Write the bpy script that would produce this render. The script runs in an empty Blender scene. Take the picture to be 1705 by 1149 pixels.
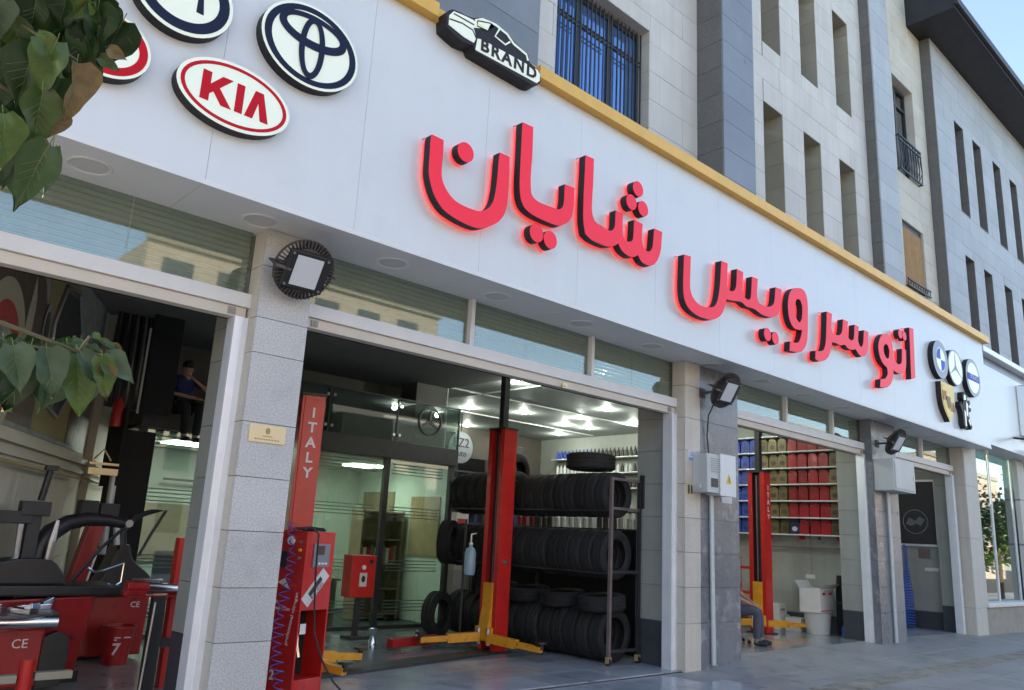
import bpy, bmesh, math, random
from mathutils import Vector, Matrix
from mathutils.geometry import tessellate_polygon
R_=math.radians
S=bpy.context.scene
COL=S.collection
# ---------------------------------------------------------------- camera, light, exposure
cd=bpy.data.cameras.new('camera'); cam=bpy.data.objects.new('camera',cd); COL.objects.link(cam)
cam.matrix_world=Matrix(((0.728711,-0.198086,-0.655547,0),(-0.682916,-0.138848,-0.717179,0),(0.051042,0.970301,-0.236456,1.6),(0,0,0,1)))
cd.sensor_width=36; cd.sensor_fit='HORIZONTAL'; cd.lens=27.97; cd.clip_start=0.05; cd.clip_end=3000
S.camera=cam
W=bpy.data.worlds.new('World'); S.world=W; W.use_nodes=True
nt=W.node_tree; bg=nt.nodes['Background']
sky=nt.nodes.new('ShaderNodeTexSky'); sky.sky_type='NISHITA'; sky.sun_disc=False
SUN_EL,SUN_AZ=R_(24),R_(-24)      # azimuth from +Y towards +X : the sun stands behind the building
sky.sun_elevation=SUN_EL; sky.sun_rotation=SUN_AZ; sky.altitude=1100; sky.air_density=1.0; sky.dust_density=2.6; sky.ozone_density=1.0
nt.links.new(sky.outputs[0],bg.inputs[0]); bg.inputs[1].default_value=0.15
sd=bpy.data.lights.new('sun','SUN'); sd.energy=3.2; sd.angle=R_(0.6); sd.color=(1.0,0.86,0.68)
so=bpy.data.objects.new('sun',sd); COL.objects.link(so)
sdir=Vector((math.sin(SUN_AZ)*math.cos(SUN_EL),math.cos(SUN_AZ)*math.cos(SUN_EL),math.sin(SUN_EL)))
so.rotation_euler=sdir.to_track_quat('Z','Y').to_euler(); so.location=(0,0,60)
S.view_settings.view_transform='Standard'; S.view_settings.look='None'; S.view_settings.exposure=1.92; S.view_settings.gamma=1
S.view_settings.use_curve_mapping=False
S.view_settings.use_white_balance=True; S.view_settings.white_balance_temperature=7000; S.view_settings.white_balance_tint=10
random.seed(11)
# ---------------------------------------------------------------- materials
MT={}
def nodes(name):
    m=bpy.data.materials.new(name); m.use_nodes=True; t=m.node_tree; return m,t,t.nodes['Principled BSDF']
def mat(name,col,rough=.5,metal=0,coat=0,emit=None,es=0,var=0.0,nscale=6,bump=0,bscale=60,objvar=0,spec=.5,speck=None,streak=0,stain=None,patch=None):
    """plain procedural surface: base colour with soft noise variation, optional per-object tone, speckle and fine bump"""
    if name in MT: return MT[name]
    m,t,p=nodes(name); N=t.nodes; Lk=t.links
    p.inputs['Roughness'].default_value=rough; p.inputs['Metallic'].default_value=metal
    p.inputs['Coat Weight'].default_value=coat; p.inputs['Coat Roughness'].default_value=.06
    p.inputs['Specular IOR Level'].default_value=spec
    c=(*col,1); p.inputs['Base Color'].default_value=c
    if emit: p.inputs['Emission Color'].default_value=(*emit,1); p.inputs['Emission Strength'].default_value=es
    geo=N.new('ShaderNodeNewGeometry'); src=None
    def mul(a,fac_socket,lo,hi):
        mr=N.new('ShaderNodeMapRange'); Lk.new(fac_socket,mr.inputs[0]); mr.inputs[3].default_value=lo; mr.inputs[4].default_value=hi
        v=N.new('ShaderNodeVectorMath'); v.operation='SCALE'
        if a is None: v.inputs[0].default_value=col
        else: Lk.new(a,v.inputs[0])
        Lk.new(mr.outputs[0],v.inputs['Scale']); return v.outputs[0]
    if var:
        n=N.new('ShaderNodeTexNoise'); n.inputs['Scale'].default_value=nscale; n.inputs['Detail'].default_value=6
        Lk.new(geo.outputs['Position'],n.inputs['Vector']); src=mul(src,n.outputs['Fac'],1-var*1.6,1+var*1.6)
    if streak:
        mp=N.new('ShaderNodeMapping'); mp.inputs['Scale'].default_value=(9,9,.5); Lk.new(geo.outputs['Position'],mp.inputs[0])
        n=N.new('ShaderNodeTexNoise'); n.inputs['Scale'].default_value=1; n.inputs['Detail'].default_value=5
        Lk.new(mp.outputs[0],n.inputs['Vector']); src=mul(src,n.outputs['Fac'],1-streak*1.6,1+streak*1.6)
    if speck:
        n=N.new('ShaderNodeTexNoise'); n.inputs['Scale'].default_value=speck[0]; n.inputs['Detail'].default_value=3; n.inputs['Roughness'].default_value=.8
        Lk.new(geo.outputs['Position'],n.inputs['Vector']); src=mul(src,n.outputs['Fac'],1-speck[1]*2,1+speck[1]*2)
    if stain:   # (scale, darkest factor, threshold): grime patches with soft edges
        n=N.new('ShaderNodeTexNoise'); n.inputs['Scale'].default_value=stain[0]; n.inputs['Detail'].default_value=8; n.inputs['Roughness'].default_value=.65
        Lk.new(geo.outputs['Position'],n.inputs['Vector']); mr=N.new('ShaderNodeMapRange'); Lk.new(n.outputs['Fac'],mr.inputs[0])
        mr.inputs[1].default_value=stain[2]; mr.inputs[2].default_value=stain[2]+.14; mr.inputs[3].default_value=1; mr.inputs[4].default_value=stain[1]
        v=N.new('ShaderNodeVectorMath'); v.operation='SCALE'
        if src is None: v.inputs[0].default_value=col
        else: Lk.new(src,v.inputs[0])
        Lk.new(mr.outputs[0],v.inputs['Scale']); src=v.outputs[0]
    if patch:   # (scale, colour, threshold): spots of another colour
        n=N.new('ShaderNodeTexNoise'); n.inputs['Scale'].default_value=patch[0]; n.inputs['Detail'].default_value=5
        Lk.new(geo.outputs['Position'],n.inputs['Vector']); mr=N.new('ShaderNodeMapRange'); Lk.new(n.outputs['Fac'],mr.inputs[0]); mr.inputs[1].default_value=patch[2]; mr.inputs[2].default_value=patch[2]+.06
        mx=N.new('ShaderNodeMix'); mx.data_type='RGBA'; Lk.new(mr.outputs[0],mx.inputs[0]); mx.inputs[7].default_value=(*patch[1],1)
        if src is None: mx.inputs[6].default_value=c
        else: Lk.new(src,mx.inputs[6])
        src=mx.outputs[2]
    if objvar:
        oi=N.new('ShaderNodeObjectInfo'); src=mul(src,oi.outputs['Random'],1-objvar,1+objvar)
    if src is not None: Lk.new(src,p.inputs['Base Color'])
    if var and rough<.9:
        n=N.new('ShaderNodeTexNoise'); n.inputs['Scale'].default_value=nscale*2.3; n.inputs['Detail'].default_value=4
        Lk.new(geo.outputs['Position'],n.inputs['Vector'])
        mr=N.new('ShaderNodeMapRange'); Lk.new(n.outputs['Fac'],mr.inputs[0]); mr.inputs[3].default_value=max(0,rough-.12); mr.inputs[4].default_value=min(1,rough+.12)
        Lk.new(mr.outputs[0],p.inputs['Roughness'])
    if bump:
        n=N.new('ShaderNodeTexNoise'); n.inputs['Scale'].default_value=bscale; n.inputs['Detail'].default_value=5
        Lk.new(geo.outputs['Position'],n.inputs['Vector'])
        b=N.new('ShaderNodeBump'); b.inputs['Strength'].default_value=bump; b.inputs['Distance'].default_value=.01
        Lk.new(n.outputs['Fac'],b.inputs['Height']); Lk.new(b.outputs[0],p.inputs['Normal'])
    MT[name]=m; return m
def glass(name,tint,refl=.12,rough=.02,trans=1.0):
    """window pane: see-through with a fresnel mirror on top"""
    if name in MT: return MT[name]
    m=bpy.data.materials.new(name); m.use_nodes=True; t=m.node_tree; N=t.nodes; N.clear()
    o=N.new('ShaderNodeOutputMaterial'); mx=N.new('ShaderNodeMixShader'); tr=N.new('ShaderNodeBsdfTransparent'); g=N.new('ShaderNodeBsdfGlossy')
    tr.inputs[0].default_value=(*[c*trans for c in tint],1); g.inputs['Roughness'].default_value=rough; g.inputs['Color'].default_value=(.95,.98,1,1)
    ge=N.new('ShaderNodeNewGeometry'); dt=N.new('ShaderNodeVectorMath'); dt.operation='DOT_PRODUCT'
    t.links.new(ge.outputs['Normal'],dt.inputs[0]); t.links.new(ge.outputs['Incoming'],dt.inputs[1])
    def mth(op,a_,b_=None):
        m_=N.new('ShaderNodeMath'); m_.operation=op
        for i_,v_ in enumerate((a_,b_)):
            if v_ is None: continue
            if isinstance(v_,(int,float)): m_.inputs[i_].default_value=v_
            else: t.links.new(v_,m_.inputs[i_])
        return m_.outputs[0]
    p5=mth('POWER',mth('SUBTRACT',1.0,mth('ABSOLUTE',dt.outputs['Value'])),5.0)
    mr=N.new('ShaderNodeMapRange'); mr.inputs[3].default_value=refl; mr.inputs[4].default_value=1; t.links.new(p5,mr.inputs[0])
    t.links.new(mr.outputs[0],mx.inputs[0]); t.links.new(tr.outputs[0],mx.inputs[1]); t.links.new(g.outputs[0],mx.inputs[2]); t.links.new(mx.outputs[0],o.inputs[0])
    MT[name]=m; return m
mat('light_stone',(.585,.56,.52),.75,var=.10,nscale=1.2,objvar=.05,speck=(90,.10),streak=.06,bump=.25,bscale=120)
mat('beige_stone',(.56,.52,.44),.75,var=.12,nscale=2,objvar=.05,speck=(90,.10),bump=.2,bscale=120)
mat('pier_granite',(.50,.485,.47),.55,var=.10,nscale=1.5,objvar=.08,speck=(75,.48),stain=(2.5,.86,.54),bump=.1,bscale=150)
mat('pier_beige',(.56,.51,.43),.6,var=.08,nscale=2,objvar=.05,speck=(80,.2),streak=.06)
mat('blue_granite',(.195,.21,.23),.32,var=.12,nscale=2,objvar=.08,speck=(90,.25))
mat('grey_granite',(.17,.175,.19),.28,var=.16,nscale=2.5,objvar=.12,speck=(80,.28),streak=.1,patch=(4.5,(.27,.28,.29),.60))
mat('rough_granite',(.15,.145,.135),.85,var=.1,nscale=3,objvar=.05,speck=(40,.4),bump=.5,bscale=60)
mat('wing_stone',(.40,.42,.44),.6,var=.10,nscale=1,objvar=.06,speck=(60,.1),streak=.06)
mat('mortar',(.16,.155,.15),.9,var=.1)
mat('sign_white',(.71,.725,.72),.32,coat=.15,streak=.012,bump=.06,bscale=1.6,stain=(1.3,.955,.56))
mat('soffit_grey',(.74,.74,.74),.5,var=.03,nscale=2)
mat('soffit_disc',(.62,.61,.59),.5)
mat('gold_paint',(.80,.44,.09),.42,metal=.25,var=.06,nscale=3,streak=.05)
mat('aluminium',(.86,.88,.92),.42,metal=.35,var=.06,nscale=4,streak=.08)
mat('beam_paint',(.70,.685,.67),.5,var=.05,nscale=3)
mat('beam_tan',(.62,.55,.46),.55,var=.06,nscale=3)
mat('shutter_slat',(.74,.72,.66),.5,var=.05,streak=.05)
mat('dark_frame',(.028,.027,.03),.45,var=.1)
mat('black_plastic',(.018,.018,.02),.42,var=.15,nscale=10)
mat('black_matte',(.012,.012,.013),.9,var=.2)
mat('rubber',(.019,.019,.020),.8,var=.25,nscale=8,objvar=.3,bump=.3,bscale=80)
mat('red_paint',(.56,.018,.014),.36,coat=.2,var=.12,nscale=5,bump=.05,bscale=30,stain=(9,.55,.60),patch=(28,(.18,.10,.09),.70))
mat('dark_red_paint',(.36,.014,.016),.38,coat=.15,var=.15,nscale=5,stain=(7,.45,.57),patch=(24,(.12,.07,.065),.68))
mat('orange_paint',(.76,.33,.02),.45,var=.16,nscale=6,bump=.1,bscale=40,stain=(10,.4,.57),patch=(30,(.10,.07,.05),.68))
mat('bracket_dull',(.30,.29,.27),.6)
mat('brown_steel',(.16,.12,.11),.6,var=.2,nscale=9)
mat('black_steel',(.03,.03,.033),.5,var=.2,nscale=9)
mat('chrome',(.75,.76,.78),.16,metal=1,var=.05,nscale=20)
mat('steel',(.42,.42,.43),.35,metal=.9,var=.1,nscale=12)
mat('white_paint',(.75,.75,.73),.45,var=.04)
mat('letter_return',(.03,.028,.032),.55,spec=.2,var=.08)
mat('letter_face',(.60,.014,.035),.42,coat=0,spec=.3,emit=(1,.025,.07),es=.10)
mat('letter_glow',(.8,.05,.05),.5,emit=(1,.025,.02),es=.26)
mat('logo_cream',(.74,.78,.66),.3,coat=.3,emit=(.9,1,.8),es=.06)
mat('logo_navy',(.014,.020,.05),.5,spec=.15)
mat('logo_red',(.60,.008,.02),.5,spec=.15)
mat('logo_blue',(.06,.16,.62),.5,spec=.15)
mat('logo_grey',(.22,.23,.26),.35,metal=.4)
mat('logo_gold',(.62,.40,.06),.35,metal=.4,var=.2,nscale=30)
mat('brass_plate',(.72,.60,.38),.35,metal=.45)
mat('brass_dark',(.38,.28,.14),.5)
mat('wall_cream',(.50,.47,.39),.7,var=.07,nscale=2,streak=.05)
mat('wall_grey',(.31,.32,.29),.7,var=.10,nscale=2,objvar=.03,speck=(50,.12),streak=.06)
mat('jamb_shaded',(.36,.33,.26),.8,var=.12,nscale=2,objvar=.06)  # beige stone with the occlusion inside the slits put into its colour
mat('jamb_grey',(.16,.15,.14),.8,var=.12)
mat('shaded_ceiling',(.20,.195,.185),.8,var=.1)  # ceiling tone darkened to carry the shadow where no downlights hang
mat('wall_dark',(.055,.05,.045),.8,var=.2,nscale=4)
mat('wall_brown',(.10,.085,.07),.7,var=.2,nscale=3)
mat('skirting_dark',(.055,.06,.07),.4,var=.15)
mat('ceiling_grey',(.36,.385,.37),.6,var=.04,nscale=1)
mat('floor_tile',(.30,.315,.31),.13,var=.14,nscale=1.3,objvar=.07,stain=(1.7,.5,.56))
mat('floor_tile_out',(.37,.385,.41),.2,var=.2,nscale=1.6,objvar=.12,speck=(30,.06),stain=(1.9,.55,.55))
mat('paver',(.30,.29,.275),.5,var=.20,nscale=1.4,objvar=.12,speck=(60,.14),bump=.25,bscale=30,stain=(2.2,.62,.55))
mat('tactile',(.29,.265,.21),.7,stain=(3,.6,.5),var=.3,nscale=5,objvar=.10,bump=.3)
mat('asphalt',(.06,.06,.062),.9,var=.2,nscale=3,bump=.5,bscale=90)
mat('concrete',(.30,.28,.25),.85,var=.15,nscale=4,bump=.3)
mat('leaf_dark',(.018,.050,.010),.42,var=.3,nscale=22,objvar=.35,patch=(26,(.10,.07,.02),.66))
mat('leaf_mid',(.050,.10,.014),.45,var=.35,nscale=25,objvar=.3,patch=(22,(.13,.09,.03),.62))
mat('leaf_pale',(.065,.115,.065),.5,var=.2,nscale=25,objvar=.25,patch=(30,(.12,.10,.05),.66))
mat('leaf_brown',(.17,.12,.05),.55,var=.5,nscale=35,objvar=.2)
mat('leaf_vein',(.16,.21,.09),.5)
mat('bark',(.12,.09,.06),.85,var=.3,nscale=14,bump=.6,bscale=30)
mat('twig',(.11,.10,.05),.7,var=.2,nscale=20)
mat('skin',(.42,.24,.16),.55,var=.05,nscale=20)
mat('hair',(.012,.010,.009),.7)
mat('shirt_blue',(.02,.03,.11),.85,var=.2,nscale=14)
mat('shirt_red',(.30,.02,.03),.85,var=.2,nscale=14)
mat('trousers_black',(.012,.012,.014),.9)
mat('trousers_slate',(.085,.085,.115),.9,var=.2,nscale=16)
mat('shoe',(.02,.02,.022),.6)
mat('cabinet_grey',(.50,.52,.51),.45,var=.05,nscale=4,streak=.06)
mat('cabinet_white',(.70,.71,.70),.4,var=.03)
mat('conduit',(.52,.56,.58),.4,metal=.2,var=.06)
mat('cardboard_white',(.66,.64,.62),.8,var=.06)
mat('print_red',(.60,.03,.04),.6)
mat('print_dark',(.03,.03,.035),.6)
mat('yellow_sign',(.75,.50,.03),.5)
mat('blue_hose',(.02,.13,.62),.35,coat=.2)
mat('purple_hose',(.10,.10,.42),.4)
mat('jug_blue',(.018,.05,.32),.35,objvar=.25,coat=.1)
mat('jug_gold',(.13,.10,.04),.4,metal=.2,var=.3,nscale=18,objvar=.35)
mat('jug_red',(.30,.013,.02),.35,var=.3,nscale=18,objvar=.3,coat=.1)
mat('jug_navy',(.02,.03,.10),.35,objvar=.2)
mat('cap_grey',(.20,.20,.19),.5)
mat('bottle_white',(.62,.63,.60),.4,objvar=.2)
mat('bottle_dark',(.04,.035,.03),.35,objvar=.3)
mat('water_blue',(.28,.42,.52),.2,var=.05)
mat('shelf_white',(.66,.67,.66),.45)
mat('lamp_on',(.9,.9,.9),.5,emit=(.86,1,.94),es=16)
mat('office_light',(.9,.9,.9),.5,emit=(.86,1,.93),es=9)
mat('led_panel',(.62,.63,.66),.35,speck=(120,.08))
mat('lamp_body',(.075,.062,.055),.55,var=.15,nscale=14)
mat('roof_dark',(.022,.021,.026),.6,var=.15,nscale=3)
mat('blind_straw',(.46,.29,.15),.8,var=.12,nscale=6,streak=.1)
mat('curtain',(.42,.38,.36),.85,var=.1)
mat('far_wall',(.42,.38,.335),.8,var=.1,nscale=.5)
mat('far_window',(.05,.06,.08),.2)
mat('mural_base',(.22,.20,.17),.6,var=.25,nscale=2.5)
mat('mural_brown',(.07,.035,.025),.4,var=.2,nscale=5)
mat('mural_yellow',(.20,.16,.06),.5,var=.2)
mat('mural_cream',(.34,.31,.23),.5)
mat('mural_grey',(.20,.20,.20),.5,var=.4,nscale=7)
mat('mural_black',(.02,.02,.022),.4,var=.3)
mat('warm_board',(.36,.25,.14),.7,var=.15)
mat('office_wall',(.60,.63,.58),.7,var=.05)
mat('office_brown',(.35,.25,.17),.7,var=.15)
mat('etched',(.10,.15,.13),.6)
mat('pane_sky_tint',(.10,.24,.52),.05,coat=.3,spec=1.0,metal=.55)
mat('plinth_stone',(.36,.33,.28),.7,var=.12,speck=(60,.15),stain=(2,.8,.5))
mat('storefront_stone',(.58,.56,.50),.6,var=.05,streak=.05)
glass('glass_transom',(.74,.79,.75),.09)
glass('glass_office',(.66,.76,.71),.12)
glass('glass_rail',(.50,.62,.58),.10)
glass('glass_window',(.25,.30,.33),.30)
glass('glass_store',(.30,.42,.38),.30)
# ---------------------------------------------------------------- mesh helpers
class MB:
    def __init__(s): s.V=[]; s.F=[]
    def add(s,V,F):
        n=len(s.V); s.V+= [tuple(v) for v in V]; s.F+=[tuple(i+n for i in f) for f in F]; return s
    def box(s,x0,x1,y0,y1,z0,z1):
        return s.add([(x0,y0,z0),(x1,y0,z0),(x1,y1,z0),(x0,y1,z0),(x0,y0,z1),(x1,y0,z1),(x1,y1,z1),(x0,y1,z1)],
          [(0,3,2,1),(4,5,6,7),(0,1,5,4),(1,2,6,5),(2,3,7,6),(3,0,4,7)])
    def obox(s,c,ax,ay,az,h):
        c=Vector(c);ax=Vector(ax).normalized()*h[0];ay=Vector(ay).normalized()*h[1];az=Vector(az).normalized()*h[2]
        P=[c+sx*ax+sy*ay+sz*az for sz in(-1,1) for sx,sy in((-1,-1),(1,-1),(1,1),(-1,1))]
        return s.add(P,[(0,3,2,1),(4,5,6,7),(0,1,5,4),(1,2,6,5),(2,3,7,6),(3,0,4,7)])
    def bar(s,p,q,w,h=None,up=(0,0,1)):
        p=Vector(p);q=Vector(q);d=q-p; u=Vector(up)
        if abs(d.normalized().dot(u))>.98: u=Vector((0,1,0))
        a=d.cross(u).normalized(); b=a.cross(d).normalized(); h=w if h is None else h
        return s.obox((p+q)/2,d,a,b,(d.length/2,w/2,h/2))
    def tube(s,pts,r,n=8,cap=True):
        pts=[Vector(p) for p in pts]; rs=r if isinstance(r,(list,tuple)) else [r]*len(pts)
        base=len(s.V); prev=None
        for i,p in enumerate(pts):
            d=(pts[min(i+1,len(pts)-1)]-pts[max(i-1,0)]).normalized()
            if prev is None:
                u=Vector((0,0,1)) if abs(d.z)<.9 else Vector((1,0,0)); a=d.cross(u).normalized()
            else: a=(prev-d*prev.dot(d)).normalized()
            prev=a; b=d.cross(a)
            for k in range(n):
                t=2*math.pi*k/n; s.V.append(tuple(p+(a*math.cos(t)+b*math.sin(t))*rs[i]))
        for i in range(len(pts)-1):
            for k in range(n):
                k2=(k+1)%n; s.F.append((base+i*n+k,base+i*n+k2,base+(i+1)*n+k2,base+(i+1)*n+k))
        if cap:
            s.F.append(tuple(base+k for k in reversed(range(n)))); e=base+(len(pts)-1)*n; s.F.append(tuple(e+k for k in range(n)))
        return s
    def cyl(s,p,q,r,n=16,r2=None): return s.tube([p,q],[r,r if r2 is None else r2],n)
    def lathe(s,prof,c,ax=(0,0,1),n=24,close=False):
        """prof: (radius, height) pairs turned about ax through c"""
        ax=Vector(ax).normalized(); u=Vector((0,0,1)) if abs(ax.z)<.9 else Vector((1,0,0)); a=ax.cross(u).normalized(); b=ax.cross(a); c=Vector(c); base=len(s.V)
        for r,h in prof:
            for k in range(n):
                t=2*math.pi*k/n; s.V.append(tuple(c+ax*h+(a*math.cos(t)+b*math.sin(t))*r))
        m=len(prof)
        for i in range(m if close else m-1):
            j=(i+1)%m
            for k in range(n):
                k2=(k+1)%n; s.F.append((base+i*n+k,base+j*n+k,base+j*n+k2,base+i*n+k2))
        return s
    def prism(s,loops,y0,y1,tf=None):
        """extrude flat outline(s) given in (x,z) between depths y0 (front) and y1"""
        tf=tf or (lambda x,y,z:(x,y,z))
        tri=tessellate_polygon([[Vector((x,z,0)) for x,z in l] for l in loops]); flat=[p for l in loops for p in l]; n=len(flat)
        V=[tf(x,y0,z) for x,z in flat]+[tf(x,y1,z) for x,z in flat]
        F=[tuple(t) for t in tri]+[tuple(i+n for i in reversed(t)) for t in tri]
        o=0
        for l in loops:
            k=len(l)
            for i in range(k):
                j=(i+1)%k; F.append((o+i,o+j,n+o+j,n+o+i))
            o+=k
        return s.add(V,F)
    def ell(s,c,r,n=12,m=8):
        V=[];F=[]
        for i in range(m+1):
            ph=math.pi*i/m
            for k in range(n):
                t=2*math.pi*k/n; V.append((c[0]+r[0]*math.sin(ph)*math.cos(t),c[1]+r[1]*math.sin(ph)*math.sin(t),c[2]+r[2]*math.cos(ph)))
        for i in range(m):
            for k in range(n): F.append((i*n+k,(i+1)*n+k,(i+1)*n+(k+1)%n,i*n+(k+1)%n))
        return s.add(V,F)
    def xf(s,M): s.V=[tuple(M@Vector(v)) for v in s.V]; return s
def root_loc(p):
    while p.parent: p=p.parent
    return p.location
def make(name,mb,m,parent=None,bevel=0,smooth=False,local=False,fix=True):
    me=bpy.data.meshes.new(name)
    V=mb.V
    off=Vector((0,0,0))
    if parent is not None and not local: off=root_loc(parent)
    if parent is None and not local:
        xs=[v[0] for v in V]; ys=[v[1] for v in V]; zs=[v[2] for v in V]
        off=Vector(((min(xs)+max(xs))/2,(min(ys)+max(ys))/2,min(zs)))
    me.from_pydata([(v[0]-off[0],v[1]-off[1],v[2]-off[2]) for v in V],[],mb.F)
    if fix or bevel:
        bm=bmesh.new(); bm.from_mesh(me)
        bmesh.ops.recalc_face_normals(bm,faces=bm.faces)
        if bevel:
            ed=[e for e in bm.edges if len(e.link_faces)==2 and e.calc_face_angle(0)>.6]
            bmesh.ops.bevel(bm,geom=ed,offset=bevel,segments=2,affect='EDGES',profile=.6)
        bm.to_mesh(me); bm.free()
    if smooth:
        me.polygons.foreach_set('use_smooth',[True]*len(me.polygons))
        try: me.set_sharp_from_angle(angle=R_(40))
        except Exception: pass
    me.materials.append(MT[m] if isinstance(m,str) else m)
    o=bpy.data.objects.new(name,me); COL.objects.link(o)
    if parent is not None: o.parent=parent
    elif not local: o.location=off
    return o
def tag(o,label=None,cat=None,group=None,kind=None):
    if label: o['label']=label
    if cat: o['category']=cat
    if group: o['group']=group
    if kind: o['kind']=kind
    return o
def thing(name,label,cat,loc,group=None,rz=0):
    o=bpy.data.objects.new(name,None); o.empty_display_size=.1; COL.objects.link(o); o.location=loc; o.rotation_euler=(0,0,rz); return tag(o,label,cat,group)
def node(name,parent):
    o=bpy.data.objects.new(name,None); o.empty_display_size=.1; COL.objects.link(o); o.parent=parent; return o
def dup(r,loc,rz=None,label=None,group=None,M=None):
    c=r.copy(); COL.objects.link(c)
    if M is not None: c.matrix_world=M
    else:
        c.location=loc
        if rz is not None: c.rotation_euler=(0,0,rz)
    if label: c['label']=label
    if group: c['group']=group
    for ch in r.children:
        d=ch.copy(); COL.objects.link(d); d.parent=c
        for g in ch.children:
            e=g.copy(); COL.objects.link(e); e.parent=d
    return c
UC={}
def block(name,x0,x1,y0,y1,z0,z1,m,parent):
    """one slab / tile: a bevelled unit block shared by all alike pieces, scaled to size"""
    if m not in UC:
        me=bpy.data.meshes.new('block_'+m); b=MB().box(-.5,.5,-.5,.5,-.5,.5); me.from_pydata(b.V,[],b.F); me.materials.append(MT[m]); UC[m]=me
    o=bpy.data.objects.new(name,UC[m]); COL.objects.link(o); l=root_loc(parent) if parent else Vector((0,0,0))
    o.location=((x0+x1)/2-l[0],(y0+y1)/2-l[1],(z0+z1)/2-l[2]); o.scale=(x1-x0,y1-y0,z1-z0); o.parent=parent; return o
def cut(rects,hole):
    out=[]
    for a,b,c,d in rects:
        h0,h1,k0,k1=hole
        if h0>=b or h1<=a or k0>=d or k1<=c: out.append((a,b,c,d)); continue
        if h0>a: out.append((a,h0,c,d))
        if h1<b: out.append((h1,b,c,d))
        A,B=max(a,h0),min(b,h1)
        if k0>c: out.append((A,B,c,k0))
        if k1<d: out.append((A,B,k1,d))
    return out
def slabs(parent,name,m,x0,x1,z0,z1,y,th,ch,cl,zanchor,holes=(),seed=0,gap=.006,minw=.04):
    rnd=random.Random(seed); k=math.floor((z0-zanchor)/ch); n=0
    while zanchor+k*ch<z1:
        a=max(z0,zanchor+k*ch); b=min(z1,zanchor+(k+1)*ch); x=x0; first=True
        off=(.5 if k%2 else 1.0)*cl
        while x<x1-1e-6:
            e=min(x1,x+(off if first else cl)); first=False
            if x1-e<.15: e=x1
            rr=[(x,e,a,b)]
            for h in holes: rr=cut(rr,h)
            for (p,q,c,d) in rr:
                if q-p>minw and d-c>minw:
                    block(name,p+gap/2,q-gap/2,y-rnd.random()*.003,y+th,c+gap/2,d-gap/2,m,parent); n+=1
            x=e
        k+=1
    return n
def wall_with_holes(name,m,x0,x1,z0,z1,y0,y1,holes,parent):
    mb=MB(); rr=[(x0,x1,z0,z1)]
    for h in holes: rr=cut(rr,h)
    for a,b,c,d in rr: mb.box(a,b,y0,y1,c,d)
    return make(name,mb,m,parent,fix=False)
def text_mb(s,size,depth,bold=0,align='CENTER',spacing=1.0):
    cu=bpy.data.curves.new('t','FONT'); cu.body=s; cu.size=size; cu.extrude=depth/2; cu.offset=bold; cu.align_x=align; cu.align_y='CENTER'; cu.space_character=spacing; cu.resolution_u=3
    o=bpy.data.objects.new('t',cu); COL.objects.link(o); bpy.context.view_layer.update()
    me=bpy.data.meshes.new_from_object(o.evaluated_get(bpy.context.evaluated_depsgraph_get())); mb=MB(); mb.add([v.co[:] for v in me.vertices],[tuple(p.vertices) for p in me.polygons])
    bpy.data.objects.remove(o); bpy.data.curves.remove(cu); bpy.data.meshes.remove(me); return mb
def plane_m(o,xa,up):
    """matrix placing local x along xa, local y along up at o"""
    xa=Vector(xa).normalized(); up=Vector(up).normalized(); n=xa.cross(up)
    return Matrix(((xa.x,up.x,n.x,o[0]),(xa.y,up.y,n.y,o[1]),(xa.z,up.z,n.z,o[2]),(0,0,0,1)))
def smooth_loop(P,res=3,ang=48):
    n=len(P); out=[]
    def v(i): return Vector(P[i%n])
    corner=[]
    for i in range(n):
        a=v(i)-v(i-1); b=v(i+1)-v(i); corner.append(a.angle(b,0)>R_(ang) or min(a.length,b.length)<.012)
    for i in range(n):
        p1,p2=v(i),v(i+1); d=(p2-p1)
        t1=d if corner[i] else (p2-v(i-1))*.5; t2=d if corner[(i+1)%n] else (v(i+2)-p1)*.5
        if t1.length>0: t1=t1.normalized()*min(t1.length,d.length)
        if t2.length>0: t2=t2.normalized()*min(t2.length,d.length)
        out.append(tuple(p1))
        for k in range(1,res):
            s=k/res; q=(2*s**3-3*s**2+1)*p1+(s**3-2*s*s+s)*t1+(-2*s**3+3*s*s)*p2+(s**3-s*s)*t2; out.append(tuple(q))
    return out
def circle(cx,cz,rx,rz=None,n=36,a0=0,a1=2*math.pi):
    rz=rx if rz is None else rz
    return [(cx+rx*math.cos(a0+(a1-a0)*k/n),cz+rz*math.sin(a0+(a1-a0)*k/n)) for k in range(n)]
def ribbon(pts,w):
    """closed outline around a polyline in (x,z)"""
    L=[];R=[]
    for i,p in enumerate(pts):
        a=Vector(pts[max(i-1,0)]);b=Vector(pts[min(i+1,len(pts)-1)]); d=(b-a).normalized(); n=Vector((-d.y,d.x))*w/2
        L.append(tuple(Vector(p)+n)); R.append(tuple(Vector(p)-n))
    return L+R[::-1]
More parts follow.
